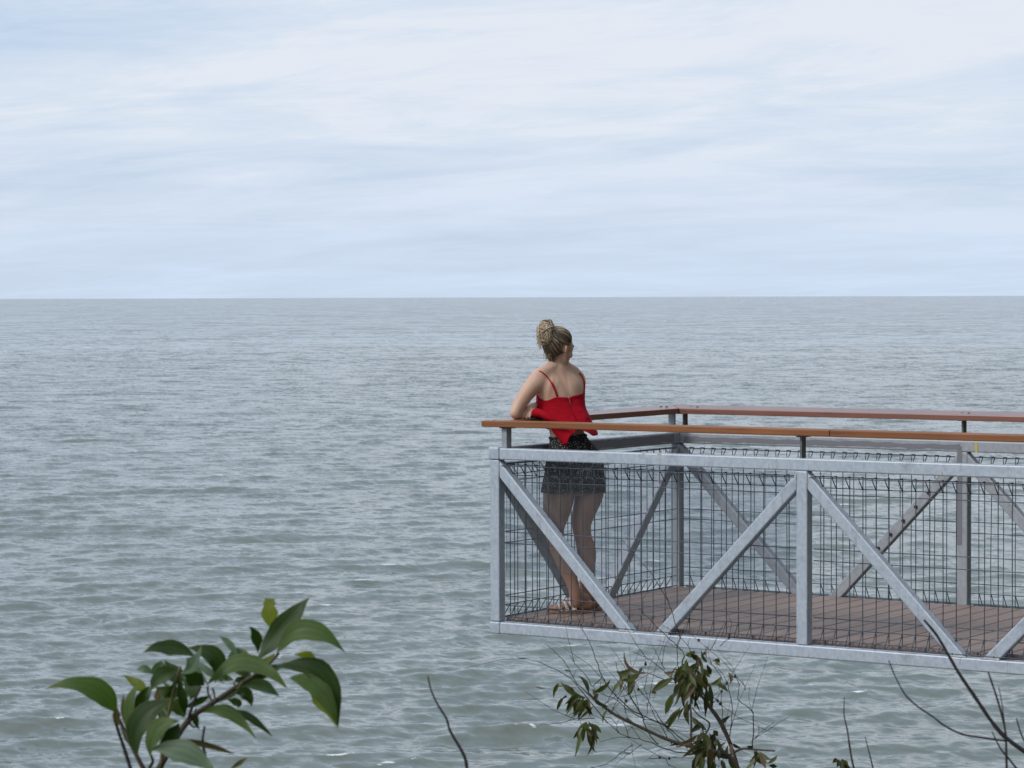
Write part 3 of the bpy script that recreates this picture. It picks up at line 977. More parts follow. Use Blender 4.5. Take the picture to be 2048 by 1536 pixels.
if up_n.z < 0: up_n = -up_n
bmesh.ops.bisect_plane(bm, geom=bm.verts[:] + bm.edges[:] + bm.faces[:], plane_co=waist_l, plane_no=up_n, clear_outer=True)
bmesh.ops.bisect_plane(bm, geom=bm.verts[:] + bm.edges[:] + bm.faces[:], plane_co=at(1150, 985, 15.43) , plane_no=(rtv * -0.02 - upv), clear_outer=True)
bm.normal_update()
for it in range(6):
    bmesh.ops.smooth_vert(bm, verts=[v_ for v_ in bm.verts if not v_.is_boundary], factor=0.5, use_axis_x=True, use_axis_y=True, use_axis_z=True)
bm.normal_update()
hemz = hem_m.z
rr3 = random.Random(5)
for v_ in bm.verts:
    t = max(0.0, min(1.0, (hemz + .14 - v_.co.z) / .14))
    fold = math.sin(v_.co.x * 70 + v_.co.y * 48) * math.sin(v_.co.x * 31 - v_.co.y * 57)
    hn = Vector((v_.normal.x, v_.normal.y, v_.normal.z * .2))
    v_.co += hn * (.005 + .009 * t * t + .0035 * t * fold)
bmesh.ops.solidify(bm, geom=bm.faces[:], thickness=0.0015)
bm_obj("shorts", bm, DOTS, person, True, origin=at(1148, 930, 15.44))
Aw = Acc()
# waistband: a cord-thick roll round the top edge of the shorts
wb = []
for k in range(40):
    t = 2 * math.pi * k / 40
    f, r_ = facing(18)
    c = waist_l.lerp(waist_r, .5) + r_ * (.13 * math.cos(t)) + f * (.11 * math.sin(t))
    c = c - up_n * (c - waist_l).dot(up_n) - up_n * .006
    wb.append(onskin(c, .005))
wb.append(wb[0])
Aw.tube(wb, .0065, 6)
Aw.obj("waistband", DOTS, person, True, origin=at(1132, 870, 15.44))

# ---- red camisole: rows of points round the body, from the neckline down to the blown hem; open at the back zip
def red_cloth():
    m, t, b = new_mat("red_cotton")
    tcn = t.nodes.new("ShaderNodeTexCoord")
    vo = t.nodes.new("ShaderNodeTexVoronoi"); vo.inputs["Scale"].default_value = 95; vo.inputs["Randomness"].default_value = 0.9
    t.links.new(tcn.outputs["Object"], vo.inputs["Vector"])
    mr = tnode(t, "ShaderNodeMapRange"); mr.inputs["From Min"].default_value = 0.2; mr.inputs["From Max"].default_value = 0.3; mr.inputs["To Min"].default_value = 1; mr.inputs["To Max"].default_value = 0
    t.links.new(vo.outputs["Distance"], mr.inputs[0])
    mx = t.nodes.new("ShaderNodeMix"); mx.data_type = 'RGBA'
    mx.inputs["A"].default_value = (0.42, 0.004, 0.016, 1); mx.inputs["B"].default_value = (0.36, 0.004, 0.015, 1)
    t.links.new(mr.outputs[0], mx.inputs["Factor"]); t.links.new(mx.outputs["Result"], b.inputs["Base Color"])
    n = tnode(t, "ShaderNodeTexNoise", Scale=22.0, Detail=5.0, Roughness=0.6)
    mp2 = t.nodes.new("ShaderNodeMapping"); mp2.inputs["Scale"].default_value = (1, 1, 2.4)
    t.links.new(tcn.outputs["Object"], mp2.inputs[0]); t.links.new(mp2.outputs[0], n.inputs["Vector"])
    bump(t, b, n.outputs[0], 0.4, 0.012)
    b.inputs["Roughness"].default_value = 0.85
    b.inputs["Specular IOR Level"].default_value = 0.15
    return m
RED = red_cloth()
# columns (start at zip, go round over the right side, front, left side, back to the zip); rows neckline / mid / waist / hem
cols = [
 # neckline            mid                  waist                 hem
 [(1144, 793, 15.335), (1150, 820, 15.325), (1155, 846, 15.325), (1168, 862, 15.30)],
 [(1158, 790, 15.36), (1166, 815, 15.355), (1172, 838, 15.35), (1186, 871, 15.33)],
 [(1170, 787, 15.42), (1174, 812, 15.42), (1181, 838, 15.41), (1195, 870, 15.40)],
 [(1173, 785, 15.52), (1173, 812, 15.52), (1176, 832, 15.50), (1191, 861, 15.49)],
 [(1160, 778, 15.60), (1158, 812, 15.58), (1160, 836, 15.56), (1166, 856, 15.57)],
 [(1130, 776, 15.61), (1130, 812, 15.60), (1130, 838, 15.58), (1130, 856, 15.60)],
 [(1095, 778, 15.55), (1094, 812, 15.55), (1098, 838, 15.53), (1092, 858, 15.56)],
 [(1075, 785, 15.45), (1074, 812, 15.46), (1080, 834, 15.46), (1068, 836, 15.50)],
 [(1076, 795, 15.38), (1079, 815, 15.38), (1082, 828, 15.36), (1071, 824, 15.33)],
 [(1092, 802, 15.335), (1094, 820, 15.34), (1096, 838, 15.33), (1100, 856, 15.27)],
 [(1112, 795, 15.315), (1112, 820, 15.32), (1115, 846, 15.315), (1128, 891, 15.27)],
 [(1130, 793.5, 15.315), (1133, 820, 15.315), (1137, 848, 15.31), (1140, 874, 15.285)],
 [(1143.7, 793, 15.335), (1149.6, 820, 15.325), (1154.2, 846, 15.32), (1151, 862, 15.30)],
]
grid_cols = []
for c in cols:
    grid_cols.append(spline(c, 8))                   # down: 25 rows
rows_n = len(grid_cols[0])
rows = []
for r_i in range(rows_n):
    rows.append(spline([gc[r_i] for gc in grid_cols], 6))
TV, TF = [], []
ncol = len(rows[0])
for i, row in enumerate(rows):
    t = i / (rows_n - 1)
    for k, p in enumerate(row):
        q = at(*p)
        q = q + Vector((0, 0, 0.0025 * math.sin(k * .9 + i * .5) * t))
        if t < .62: q = onskin(q, .005).lerp(snap(q, .006), min(1, max(0, (t - .12) / .5)))
        else: q = snap(q, .010)
        TV.append(q)
for i in range(rows_n - 1):
    for k in range(ncol - 1):
        a = i * ncol + k
        TF.append((a, a + 1, a + ncol + 1, a + ncol))
bm = bmesh.new()
vs = [bm.verts.new(v_) for v_ in TV]
for f_ in TF: bm.faces.new([vs[i] for i in f_])
bmesh.ops.smooth_vert(bm, verts=[v_ for v_ in bm.verts if not v_.is_boundary], factor=0.5, use_axis_x=True, use_axis_y=True, use_axis_z=True)
bm.normal_update()
bmesh.ops.solidify(bm, geom=bm.faces[:], thickness=0.0018)
top = bm_obj("camisole", bm, RED, person, True, origin=at(1124, 820, 15.45))
# rolled corner of the hem blown up at the left
A = Acc()
A.tube([at(*p) for p in spline([(1066, 829, 15.34), (1073, 825, 15.31), (1086, 829, 15.285), (1104, 839, 15.265), (1132, 853, 15.27)], 4)],
       [.010, .018, .022, .024, .025, .0245, .024, .023, .022, .021, .020, .018, .016, .0135, .011, .008, .004], 12)
A.obj("hem_roll", RED, top, True, origin=at(1078, 830, 15.33))
# zip
A = Acc()
A.tube([onskin(at(1144, 793, 15.335), .011), onskin(at(1148, 812, 15.33), .012), onskin(at(1152.5, 832, 15.325), .012), at(1156, 848, 15.30)], .0022, 5)
A.obj("zip", simple("dull_zip_metal", (0.22, 0.10, 0.10), 0.45, 0.5), top, True, origin=at(1150, 815, 15.3))
A = Acc(); ball(A, onskin(at(1144, 793.5, 15.33), .012), [rtv * .002, fhv * .002, upv * .005])
A.obj("zip_pull", simple("zip_pull_metal", (0.6, 0.6, 0.6), 0.3, 0.9), top, True, origin=at(1144, 793, 15.32))
# straps
for pts, sl in (([(1084.5, 745, 15.385), (1091, 751, 15.33), (1098, 759, 15.32), (1106, 772, 15.31), (1111, 784, 15.31), (1115, 794.5, 15.31)], 3),
                ([(1158, 747, 15.55), (1163, 752, 15.46), (1166, 760, 15.43), (1168, 770, 15.42), (1167.5, 780, 15.42), (1167, 788, 15.42)], 3)):
    X = [seen_skin(p[0], p[1], .003) for p in spline(pts, 4)]
    A = Acc()
    # over the shoulder to the front
    front = [onskin(X[0] + f35 * (.03 * k) - upv * (.012 * k * k), .003) for k in (2, 1)]
    A.tube(front + X, .0036, 6)
    A.tube(X[10:20], [.0058] * len(X[10:20]), 6)
    st = A.obj("shoulder_strap", RED, top, True, origin=X[6])

# ---- sandals
WHITE = simple("white_rose_leather", (0.82, 0.74, 0.70), 0.4, 0.0)
TANSOLE = simple("tan_sandal_sole", (0.42, 0.24, 0.14), 0.6)
for heel, d, sd, ln in (footL, footR):
    A = Acc()
    prof = [(-.04, .0), (-.03, .020), (.0, .030), (.15, .034), (.35, .034), (.55, .040), (.72, .045), (.86, .043), (.96, .033), (1.02, .014), (1.03, 0)]
    L1 = [heel + d * (a * ln) + sd * (b + .004) for a, b in prof]; L2 = [heel + d * (a * ln) - sd * (b - .004) for a, b in prof[1:-1]][::-1]
    loop = L1 + L2; n_ = len(loop)
    V = [p + Vector((0, 0, .001)) for p in loop] + [p + Vector((0, 0, SOLE)) for p in loop]
    F = [tuple(range(n_))[::-1], tuple(range(n_, 2 * n_))] + [(k, (k + 1) % n_, n_ + (k + 1) % n_, n_ + k) for k in range(n_)]
    A.add(V, F)
    sole = A.obj("sandal", TANSOLE, person, False, origin=heel.lerp(heel + d * ln, .5))
    P = lambda a, b, z: heel + d * (a * ln) + sd * b + Vector((0, 0, SOLE + z))
    def band(path, wdt):
        V, F = [], []
        pts = spline(path, 6)
        X = [onskin(P(*p), .003) if 0.004 < p[2] else P(*p) for p in pts]
        for k, x_ in enumerate(X):
            V += [x_ - d * wdt / 2, x_ + d * wdt / 2]
        n2 = len(X)
        V += [v_ - Vector((0, 0, .0025)) for v_ in V]
        for k in range(n2 - 1):
            a = 2 * k
            F += [(a, a + 1, a + 3, a + 2), (2 * n2 + a, 2 * n2 + a + 2, 2 * n2 + a + 3, 2 * n2 + a + 1), (a, a + 2, 2 * n2 + a + 2, 2 * n2 + a), (a + 1, 2 * n2 + a + 1, 2 * n2 + a + 3, a + 3)]
        mesh("strap", V, F, WHITE, sole, True, origin=X[len(X) // 2])
    band([(.52, .044, 0), (.50, .034, .045), (.48, .0, .075), (.44, -.028, .05), (.40, -.038, 0)], .032)
    band([(.74, .047, 0), (.75, .034, .03), (.76, .0, .045), (.74, -.03, .03), (.70, -.045, 0)], .02)
    band([(.56, -.042, 0), (.60, -.030, .04), (.66, .0, .055), (.72, .034, .035), (.74, .047, 0)], .02)

# ---- hair
def hair_mat(name, c, rough=0.42):
    m, t, b = new_mat(name)
    noise_mix(t, b, c, tuple(x_ * 0.62 for x_ in c), 1.0, 3, 0.6, 0.35, 0.7, mapscale=(160, 160, 60))
    b.inputs["Roughness"].default_value = rough
    return m
HAIRS = [hair_mat("blonde_hair", (0.74, 0.60, 0.43)), hair_mat("ash_blonde_hair", (0.50, 0.385, 0.26)), hair_mat("dark_blonde_roots", (0.10, 0.075, 0.05)), hair_mat("brown_hair", (0.19, 0.135, 0.085))]
def local(p):
    q = Vector(p) - HC
    return q.dot(HR_), q.dot(HF), q.dot(HU)
def hairy(s_, f_, h_):
    line = -.078 if f_ < -.030 else (-.078 + (f_ + .030) * 1.9)   # nape up past the ears
    if f_ > .02: line = max(line, .020 + (f_ - .02) * .75)
    ear = (abs(s_) > .060) and (-.032 < f_ < .008) and (-.060 < h_ < .000)
    return h_ > line and not ear and f_ < .088
cap_i = [i for i, p in enumerate(PF) if (Vector(PV[p[0]].tolist()) - HC).length < .16 and hairy(*local(Vector(PV[p[0]].tolist()))) and local(Vector(PV[p[0]].tolist()))[2] > -.085]
used_v = {}
CV, CF = [], []
nrm = [v_.normal.copy() for v_ in raw.vertices]
for i in cap_i:
    f_ = []
    for k in PF[i]:
        if k not in used_v:
            used_v[k] = len(CV); CV.append(Vector(PV[k].tolist()) + nrm[k] * .0045)
        f_.append(used_v[k])
    CF.append(tuple(f_))
hair = mesh("hair", CV, CF, HAIRS[3], person, True, origin=HC)
BUN = hp(-.004, -.112, .036)
rh = random.Random(3)
A = Acc()
# combed locks running over the skull to the bun
ecount = {}
for f_ in CF:
    for a_i in range(len(f_)):
        e_ = tuple(sorted((f_[a_i], f_[(a_i + 1) % len(f_)]))); ecount[e_] = ecount.get(e_, 0) + 1
edge_v = [CV[e_[0]] for e_, c_ in ecount.items() if c_ == 1]
print("hairline", len(edge_v))
for k in range(820):
    if k < 330:
        start = edge_v[(k * 37) % len(edge_v)]
        d_ = 1
    while k >= 330:
        s_, f_, h_ = rh.uniform(-.085, .085), rh.uniform(-.10, .088), rh.uniform(-.08, .10)
        p = hp(s_, f_, h_)
        q, n, i, d_ = TREE.find_nearest(p)
        if d_ < .03 and hairy(*local(q)): break
    if k >= 330: start = q
    X = []
    nn_ = 9
    for j in range(nn_):
        t = j / (nn_ - 1)
        pt = start.lerp(BUN + HF * .022, t)
        away = (pt - HC); 
        pt = HC + away.normalized() * max(away.length, .11)
        q2 = TREE.find_nearest(pt)
        X.append(q2[0] + q2[1] * (.0055 + .005 * math.sin(math.pi * t * .5) + rh.uniform(-.0008, .0008)) if t < .93 else BUN + HF * .015)
    c = rh.random()
    s2, f2, h2 = local(start)
    light = .16 + (.30 if h2 > .03 else 0) + (.10 if f2 > .05 else 0)
    if h2 < .012: mi = 2 if c < .72 else 3 if c < .90 else 1
    else: mi = 1 if c < .30 else 0 if c < .40 else 3 if c < .72 else 2
    if any((x_ - hp(.078, -.014, -.026)).length < .026 or (x_ - hp(-.078, -.014, -.026)).length < .026 for x_ in X): continue
    A.tube(X, [.0010] + [rh.uniform(.0013, .0024)] * (nn_ - 2) + [.0014], 5, mi)
# loose bun: loops wound about the centre
ball(A, BUN + Vector((0, 0, .008)), [Vector((.040, 0, 0)), Vector((0, .040, 0)), Vector((0, 0, .057))])
A.mi[-1] = 1
for i_ in range(len(A.mi) - 1, -1, -1):
    if len(A.mi) - i_ > 200: break
    A.mi[i_] = 1
for k in range(330):
    ax = Vector((rh.gauss(0, 1), rh.gauss(0, 1), rh.gauss(0, .6))).normalized()
    e1 = ax.orthogonal().normalized(); e2 = ax.cross(e1)
    rad = rh.uniform(.55, 1.0)
    t0 = rh.uniform(0, 6.28); span = rh.uniform(1.8, 4.2)
    off = Vector((rh.gauss(0, .004), rh.gauss(0, .004), rh.gauss(0, .006)))
    X = []
    for j in range(12):
        t = t0 + span * j / 11
        u_ = (e1 * math.cos(t) + e2 * math.sin(t)) * rad
        u_ = Vector((u_.x * .048, u_.y * .048, u_.z * .068))
        X.append(BUN + off + u_ + Vector((0, 0, .008)))
    r0 = rh.uniform(.0011, .0032)
    mi = 0 if rh.random() < .70 else (1 if rh.random() < .75 else 3)
    if rad < .75: mi = 3 if rh.random() < .35 else 1
    A.tube(X, [r0 * .5] + [r0] * 10 + [r0 * .4], 6, mi)
bun_ends = len(A.V)
# loose ends hanging off the left of the bun and at the nape
for k in range(60):
    b0 = BUN + rtv * rh.uniform(-.045, -.005) + upv * rh.uniform(-.01, .05) + fhv * rh.uniform(-.02, .02)
    dr = rh.uniform(.05, .085)
    X = [b0, b0 + rtv * rh.uniform(-.016, .0) - upv * dr * .4, b0 + rtv * rh.uniform(-.020, .008) - upv * dr * .8, b0 + rtv * rh.uniform(-.022, .014) - upv * dr * 1.15]
    A.tube([Vector(x_) for x_ in spline([tuple(x_) for x_ in X], 4)], [rh.uniform(.0008, .0019)] * 12 + [.0005], 5, 0 if rh.random() < .75 else 1)
for k in range(14):
    b0 = onskin(hp(rh.uniform(-.05, .02), -.07, -.060), .003)
    X = [b0, b0 - upv * .02 + rtv * rh.uniform(-.008, .004), b0 - upv * rh.uniform(.035, .055) + rtv * rh.uniform(-.016, .006) - fhv * .004]
    A.tube([Vector(x_) for x_ in spline([tuple(x_) for x_ in X], 4)], [rh.uniform(.0008, .0016)] * 8 + [.0004], 4, 1 if rh.random() < .6 else 2)
A.obj("hair_lock", HAIRS, hair, True, origin=BUN)
# eyes and lashes
EYE = simple("eye_white", (0.75, 0.72, 0.7), 0.2); LASH = simple("dark_lash", (0.02, 0.015, 0.012), 0.7)
LIP = simple("rose_lip", (0.42, 0.16, 0.14), 0.45)
for s_ in (-1, 1):
    A = Acc(); ball(A, hp(.031 * s_, .072, -.012), [HR_ * .012, HF * .0125, HU * .0105])
    ey = A.obj("eye", EYE, person, True, origin=hp(.031 * s_, .08, -.012))
    A = Acc(); A.tube([hp(.020 * s_, .086, -.013), hp(.031 * s_, .090, -.014), hp(.043 * s_, .083, -.016)], [.0012, .0022, .0012], 5)
    A.obj("eyelash", LASH, ey, True, origin=hp(.031 * s_, .094, -.012))
    A = Acc(); A.tube([hp(.014 * s_, .090, .012), hp(.030 * s_, .089, .015), hp(.046 * s_, .078, .010)], [.0022, .0026, .0014], 5)
    A.obj("eyebrow", HAIRS[3], person, True, origin=hp(.03 * s_, .092, .012))
A = Acc()
ball(A, hp(0, .0925, -.064), [HR_ * .020, HF * .0095, HU * .005]); ball(A, hp(0, .0915, -.0745), [HR_ * .018, HF * .0095, HU * .0055])
A.obj("lips", LIP, person, True, origin=hp(0, .09, -.07))

#PLANTS
# ------------------------------------------------------------------ plants in front of the lookout, growing on the slope below
def leaf_mat(name, c1, c2, back, rough=0.42, trans=0.35, tcol=None):
    """front colour mottled c1-c2, brown or yellow rim towards the tip, light passing through"""
    m, t, b = new_mat(name)
    at_ = t.nodes.new("ShaderNodeAttribute"); at_.attribute_name = "rim"
    o, n, _ = noise_mix(t, b, c1, c2, 14, 4, 0.6, 0.35, 0.7, into=None)
    mr = tnode(t, "ShaderNodeMapRange"); mr.inputs["From Min"].default_value = 0.60; mr.inputs["From Max"].default_value = 1.0
    n2 = tnode(t, "ShaderNodeTexNoise", Scale=30.0, Detail=3.0)
    ad = t.nodes.new("ShaderNodeMath"); ad.operation = 'MULTIPLY_ADD'; ad.inputs[1].default_value = 0.45
    t.links.new(n2.outputs[0], ad.inputs[0]); t.links.new(at_.outputs["Fac"], ad.inputs[2])
    sb = t.nodes.new("ShaderNodeMath"); sb.operation = 'SUBTRACT'; sb.inputs[1].default_value = 0.22
    t.links.new(ad.outputs[0], sb.inputs[0]); t.links.new(sb.outputs[0], mr.inputs[0])
    mx = t.nodes.new("ShaderNodeMix"); mx.data_type = 'RGBA'; mx.inputs["B"].default_value = (*back, 1)
    t.links.new(o, mx.inputs["A"]); t.links.new(mr.outputs[0], mx.inputs["Factor"])
    # long veins, a little paler than the blade
    ac = t.nodes.new("ShaderNodeAttribute"); ac.attribute_name = "across"
    sn = t.nodes.new("ShaderNodeMath"); sn.operation = 'MULTIPLY'; sn.inputs[1].default_value = 11.0; t.links.new(ac.outputs["Fac"], sn.inputs[0])
    cs_ = t.nodes.new("ShaderNodeMath"); cs_.operation = 'COSINE'; t.links.new(sn.outputs[0], cs_.inputs[0])
    pw = tnode(t, "ShaderNodeMapRange"); pw.inputs["From Min"].default_value = 0.75; pw.inputs["To Max"].default_value = 0.35; t.links.new(cs_.outputs[0], pw.inputs[0])
    vx = t.nodes.new("ShaderNodeMix"); vx.data_type = 'RGBA'; vx.inputs["B"].default_value = (c2[0] * 2.2, c2[1] * 2.0, c2[2] * 1.6, 1)
    t.links.new(mx.outputs["Result"], vx.inputs["A"]); t.links.new(pw.outputs[0], vx.inputs["Factor"])
    t.links.new(vx.outputs["Result"], b.inputs["Base Color"])
    b.inputs["Roughness"].default_value = rough
    b.inputs["Specular IOR Level"].default_value = 0.3
    outn = next(n_ for n_ in t.nodes if n_.type == 'OUTPUT_MATERIAL')
    tl = t.nodes.new("ShaderNodeBsdfTranslucent"); tl.inputs[0].default_value = (*(tcol or (c2[0] * 1.6, c2[1] * 1.9, c2[2] * .6)), 1)
    ms = t.nodes.new("ShaderNodeMixShader"); ms.inputs[0].default_value = trans
    t.links.new(b.outputs[0], ms.inputs[1]); t.links.new(tl.outputs[0], ms.inputs[2]); t.links.new(ms.outputs[0], outn.inputs[0])
    return m
YRIM = (0.30, 0.24, 0.04)
LM = {
 'd': leaf_mat("dark_green_leaf", (0.020, 0.046, 0.010), (0.036, 0.070, 0.016), YRIM, 0.5, 0.22),
 'm': leaf_mat("mid_green_leaf", (0.062, 0.112, 0.030), (0.098, 0.150, 0.046), YRIM, 0.5, 0.3),
 'g': leaf_mat("grey_green_leaf", (0.085, 0.135, 0.085), (0.12, 0.17, 0.11), YRIM, 0.5, 0.25),
 'y': leaf_mat("yellow_green_leaf", (0.120, 0.165, 0.018), (0.170, 0.210, 0.025), (0.28, 0.27, 0.05), 0.5, 0.55, (0.36, 0.42, 0.03)),
 'b': leaf_mat("browning_leaf", (0.085, 0.080, 0.030), (0.13, 0.085, 0.04), (0.16, 0.07, 0.04), 0.5, 0.2),
}
TWIG = simple("dark_twig_bark", (0.035, 0.030, 0.032), 0.8)
STEM_G = simple("yellow_green_stem", (0.13, 0.115, 0.035), 0.6)
STEM_B = simple("brown_stem_bark", (0.085, 0.062, 0.048), 0.8)

def leaf(name, base, ctrl, tip, width, mat, parent, facing_dir, fold=0.25, curl=0.0, wide_at=0.45, n=14, torn=False):
    base, ctrl, tip = Vector(base), Vector(ctrl), Vector(tip)
    V, F, rim, acr = [], [], [], []
    cs = (-1, -.7, -.35, 0, .35, .7, 1)
    rr = random.Random(hash((round(base.x, 4), round(tip.z, 4))) & 0xffff)
    wob = rr.uniform(0, 6); sgn_ = rr.choice((-1, 1)); rr_arch = rr.uniform(-.10, .14); ln_ = (tip - base).length
    for i in range(n + 1):
        t = i / n
        p = base * (1 - t) ** 2 + ctrl * (2 * t * (1 - t)) + tip * t * t
        d = ((ctrl - base) * (1 - t) + (tip - ctrl) * t).normalized()
        nf = Vector(facing_dir); nf = (nf - d * nf.dot(d)).normalized()
        sd = d.cross(nf).normalized()
        # width profile with its maximum at wide_at
        q = t ** (math.log(.5) / math.log(wide_at))
        hw = width / 2 * max(0.02, math.sin(math.pi * min(1, q)) ** 1.05)
        hw *= 1 + .07 * math.sin(9 * t + wob) + .04 * math.sin(23 * t + wob * 3)
        if torn and t > .8: hw = width / 2 * (0.75 + .15 * math.sin(t * 60))
        for c in cs:
            lift = fold * abs(c) * hw + curl * (c * c) * hw
            ripple = .07 * width * math.sin(7 * t + wob) * c + .04 * width * math.sin(13 * t + 2 * wob) * abs(c)
            arch = rr_arch * ln_ * math.sin(math.pi * t)
            V.append(p + sd * (c * hw * (1.12 if c * sgn_ > 0 else .85)) + nf * (lift + ripple + arch))
            acr.append(c)
            rim.append(min(1.0, (abs(c) ** 3) * .72 + max(0, t - .8) * 2.6))
    m = len(cs)
    for i in range(n):
        for k in range(m - 1):
            a = i * m + k
            F.append((a, a + 1, a + m + 1, a + m))
    o = mesh(name, V, F, mat, parent, True, origin=base)
    a2_ = o.data.attributes.new("across", 'FLOAT', 'POINT'); a2_.data.foreach_set("value", acr)
    a_ = o.data.attributes.new("rim", 'FLOAT', 'POINT'); a_.data.foreach_set("value", rim)
    return o

def rooted(pts_w, r_end):
    """carry a stem from its lowest seen point down to the ground"""
    p0 = Vector(pts_w[0])
    g = ground_under(p0)
    down = []
    dz_ = p0.z - g
    for t in (1.0, .8, .6, .4, .2):
        down.append(Vector((p0.x + .10 * math.sin(t * 2.4) * dz_ * .3, p0.y - .12 * t * t * dz_ * .3, p0.z - dz_ * t - (.05 if t == 1 else 0))))
    return down + [Vector(p) for p in pts_w]

def stem_obj(name, pts, radii, mat, parent=None, seg=7, root=False, knots=0.0, acc=None):
    P = [tuple(at(*p)) for p in pts]
    X = spline(P, 5); rs = []
    for i in range(len(X)):
        t = i / (len(X) - 1)
        r_ = radii[0] + (radii[1] - radii[0]) * t
        rs.append(r_ * (1 + knots * random.uniform(-1, 1)))
    X = [Vector(x_) for x_ in X]
    if root:
        Y = rooted(X, radii[0]); k = len(Y) - len(X)
        rs = [radii[0] * (1.0 + .18 * (k - i)) for i in range(k)] + rs; X = Y
    if acc is not None:
        acc.tube(X, rs, seg); return None
    A_ = Acc(); A_.tube(X, rs, seg)
    return A_.obj(name, mat, parent, True, origin=X[0])

# ---- broad leaved sapling at the lower left (crop scale of my notes: 3.012 px per unit, origin 60, 1160)
DL = 4.2
def L7(x_, y_, dd=0.0): return (60 + x_ / 3.012, 1160 + y_ / 3.012, DL + dd)
U7 = DL / FPX / 3.012           # metres per note unit
A_ = Acc()
main = [(770, 1150, 0), (850, 1010, 0), (960, 840, 0), (1110, 735, .02), (1280, 618, .02), (1400, 545, 0), (1500, 440, 0)]
P0 = [at(*L7(*p)) for p in main]
sap = stem_obj("sapling", [L7(*p) for p in main], (.0052, .0022), STEM_B, None, 8, True, .08)
tag(sap, "leafy sapling with broad sickle shaped green leaves and yellow leaf margins", "sapling")
for pts, rr_, mt in (([(950, 850, 0), (985, 740, -.01), (1030, 640, -.01)], (.0030, .0020), STEM_B),
                     ([(690, 1150, .02), (620, 1015, .02), (560, 890, .03), (515, 800, .03)], (.0038, .0024), STEM_B),
                     ([(790, 1120, -.02), (800, 990, -.02), (828, 830, -.03), (868, 660, -.03), (905, 520, -.03)], (.0030, .0022), STEM_G),
                     ([(1105, 740, 0), (1075, 690, .03), (1070, 640, .03)], (.0020, .0016), STEM_B),
                     ([(1115, 735, 0), (1110, 690, .02), (1100, 650, .02)], (.0020, .0014), STEM_B),
                     ([(1280, 618, .0), (1245, 655, .0), (1225, 615, .0)], (.0020, .0014), STEM_G),
                     ([(960, 860, 0), (985, 885, 0), (1005, 880, 0)], (.0020, .0014), STEM_B),
                     ([(1350, 580, 0), (1370, 500, .02), (1385, 440, .02)], (.0026, .0016), STEM_G),
                     ([(720, 1130, .01), (740, 1090, .0), (725, 1050, 0)], (.0028, .0018), STEM_B)):
    stem_obj("twig", [L7(*p) for p in pts], rr_, mt, sap, 6)
tocam = Vector(-FW)
def LF(bx, by, cx_, cy_, tx, ty, wd, k, lean=(0, 0), fold=.25, curl=0., db=0., dt=0., wa=.45, torn=False):
    """one leaf in note units; lean tips the blade's face away from the camera (right, up)"""
    nd = tocam + Vector(RT) * lean[0] + Vector(UP) * lean[1]
    return leaf("leaf", at(*L7(bx, by, db)), at(*L7(cx_, cy_, (db + dt) / 2)), at(*L7(tx, ty, dt)), wd * .82 * U7, LM[k], sap, nd, fold, curl, wa, 14, torn)
LF(525, 805, 400, 590, 85, 655, 165, 'm', (-.1, .5), .15, 0, .03, .0, .42)
LF(1378, 490, 1470, 310, 1695, 95, 175, 'd', (-.3, .3), .2, 0, 0, .02, .5)
LF(1462, 300, 1430, 230, 1440, 110, 120, 'y', (0, .1), .1, 0, .04, .05, .55, True)
LF(1372, 440, 1390, 330, 1318, 280, 80, 'd', (.2, .2), .2, .1, .02, 0, .5)
LF(1480, 450, 1640, 190, 1905, 445, 175, 'm', (.1, .7), .2, 0, 0, -.03, .5)
LF(1590, 450, 1700, 440, 1718, 508, 85, 'y', (.2, -.3), .1, 0, .04, .02, .5)
LF(1590, 300, 1660, 270, 1755, 268, 55, 'y', (.2, .4), .1, 0, .05, .05, .5)
LF(1470, 535, 1850, 400, 1855, 905, 190, 'd', (.35, .65), .3, 0, .0, -.02, .5)
LF(1560, 590, 1770, 600, 1852, 890, 150, 'm', (.5, .3), .1, 0, -.02, -.04, .45)
LF(1650, 650, 1790, 670, 1850, 890, 110, 'y', (-.2, -.2), .1, 0, .01, -.02, .5)
LF(1075, 625, 1290, 360, 1545, 650, 160, 'm', (.0, .75), .25, 0, -.03, -.05, .5)
LF(1255, 640, 1380, 590, 1500, 700, 105, 'g', (.1, -.3), .2, 0, .02, .02, .5)
LF(1010, 470, 830, 330, 675, 440, 125, 'd', (-.1, .6), .3, 0, -.02, -.03, .52)
LF(905, 560, 1050, 560, 1030, 395, 120, 'g', (-.5, .3), .35, .3, -.05, -.05, .5)
LF(1110, 625, 1160, 430, 945, 410, 130, 'd', (.5, .2), .2, .2, .0, .0, .5)
LF(1050, 630, 1000, 590, 930, 560, 130, 'd', (0, -.2), .2, 0, .02, .0, .5)
LF(755, 575, 690, 520, 640, 545, 58, 'g', (0, .5), .2, 0, .03, .03, .5)
LF(750, 590, 765, 530, 795, 485, 75, 'g', (.2, .2), .2, 0, .04, .03, .5)
LF(900, 550, 790, 570, 725, 670, 125, 'd', (-.3, .3), .2, 0, -.04, -.04, .5)
LF(940, 825, 895, 700, 888, 575, 70, 'd', (.4, 0), .3, 0, .01, 0, .5)
LF(965, 725, 1000, 640, 915, 585, 120, 'g', (.2, .2), .15, 0, .04, .04, .5)
LF(650, 1065, 590, 820, 890, 715, 185, 'd', (-.3, .45), .25, 0, -.02, -.01, .5)
LF(925, 830, 900, 740, 760, 740, 120, 'm', (.3, .5), .2, 0, .02, .0, .5)
LF(725, 1065, 720, 850, 900, 850, 150, 'm', (-.3, .4), .2, 0, -.05, -.05, .5)
LF(780, 985, 870, 930, 895, 860, 110, 'd', (.3, .3), .2, 0, -.03, -.04, .5)
LF(622, 960, 570, 770, 665, 605, 90, 'm', (-.4, .1), .25, 0, 0, 0, .5)
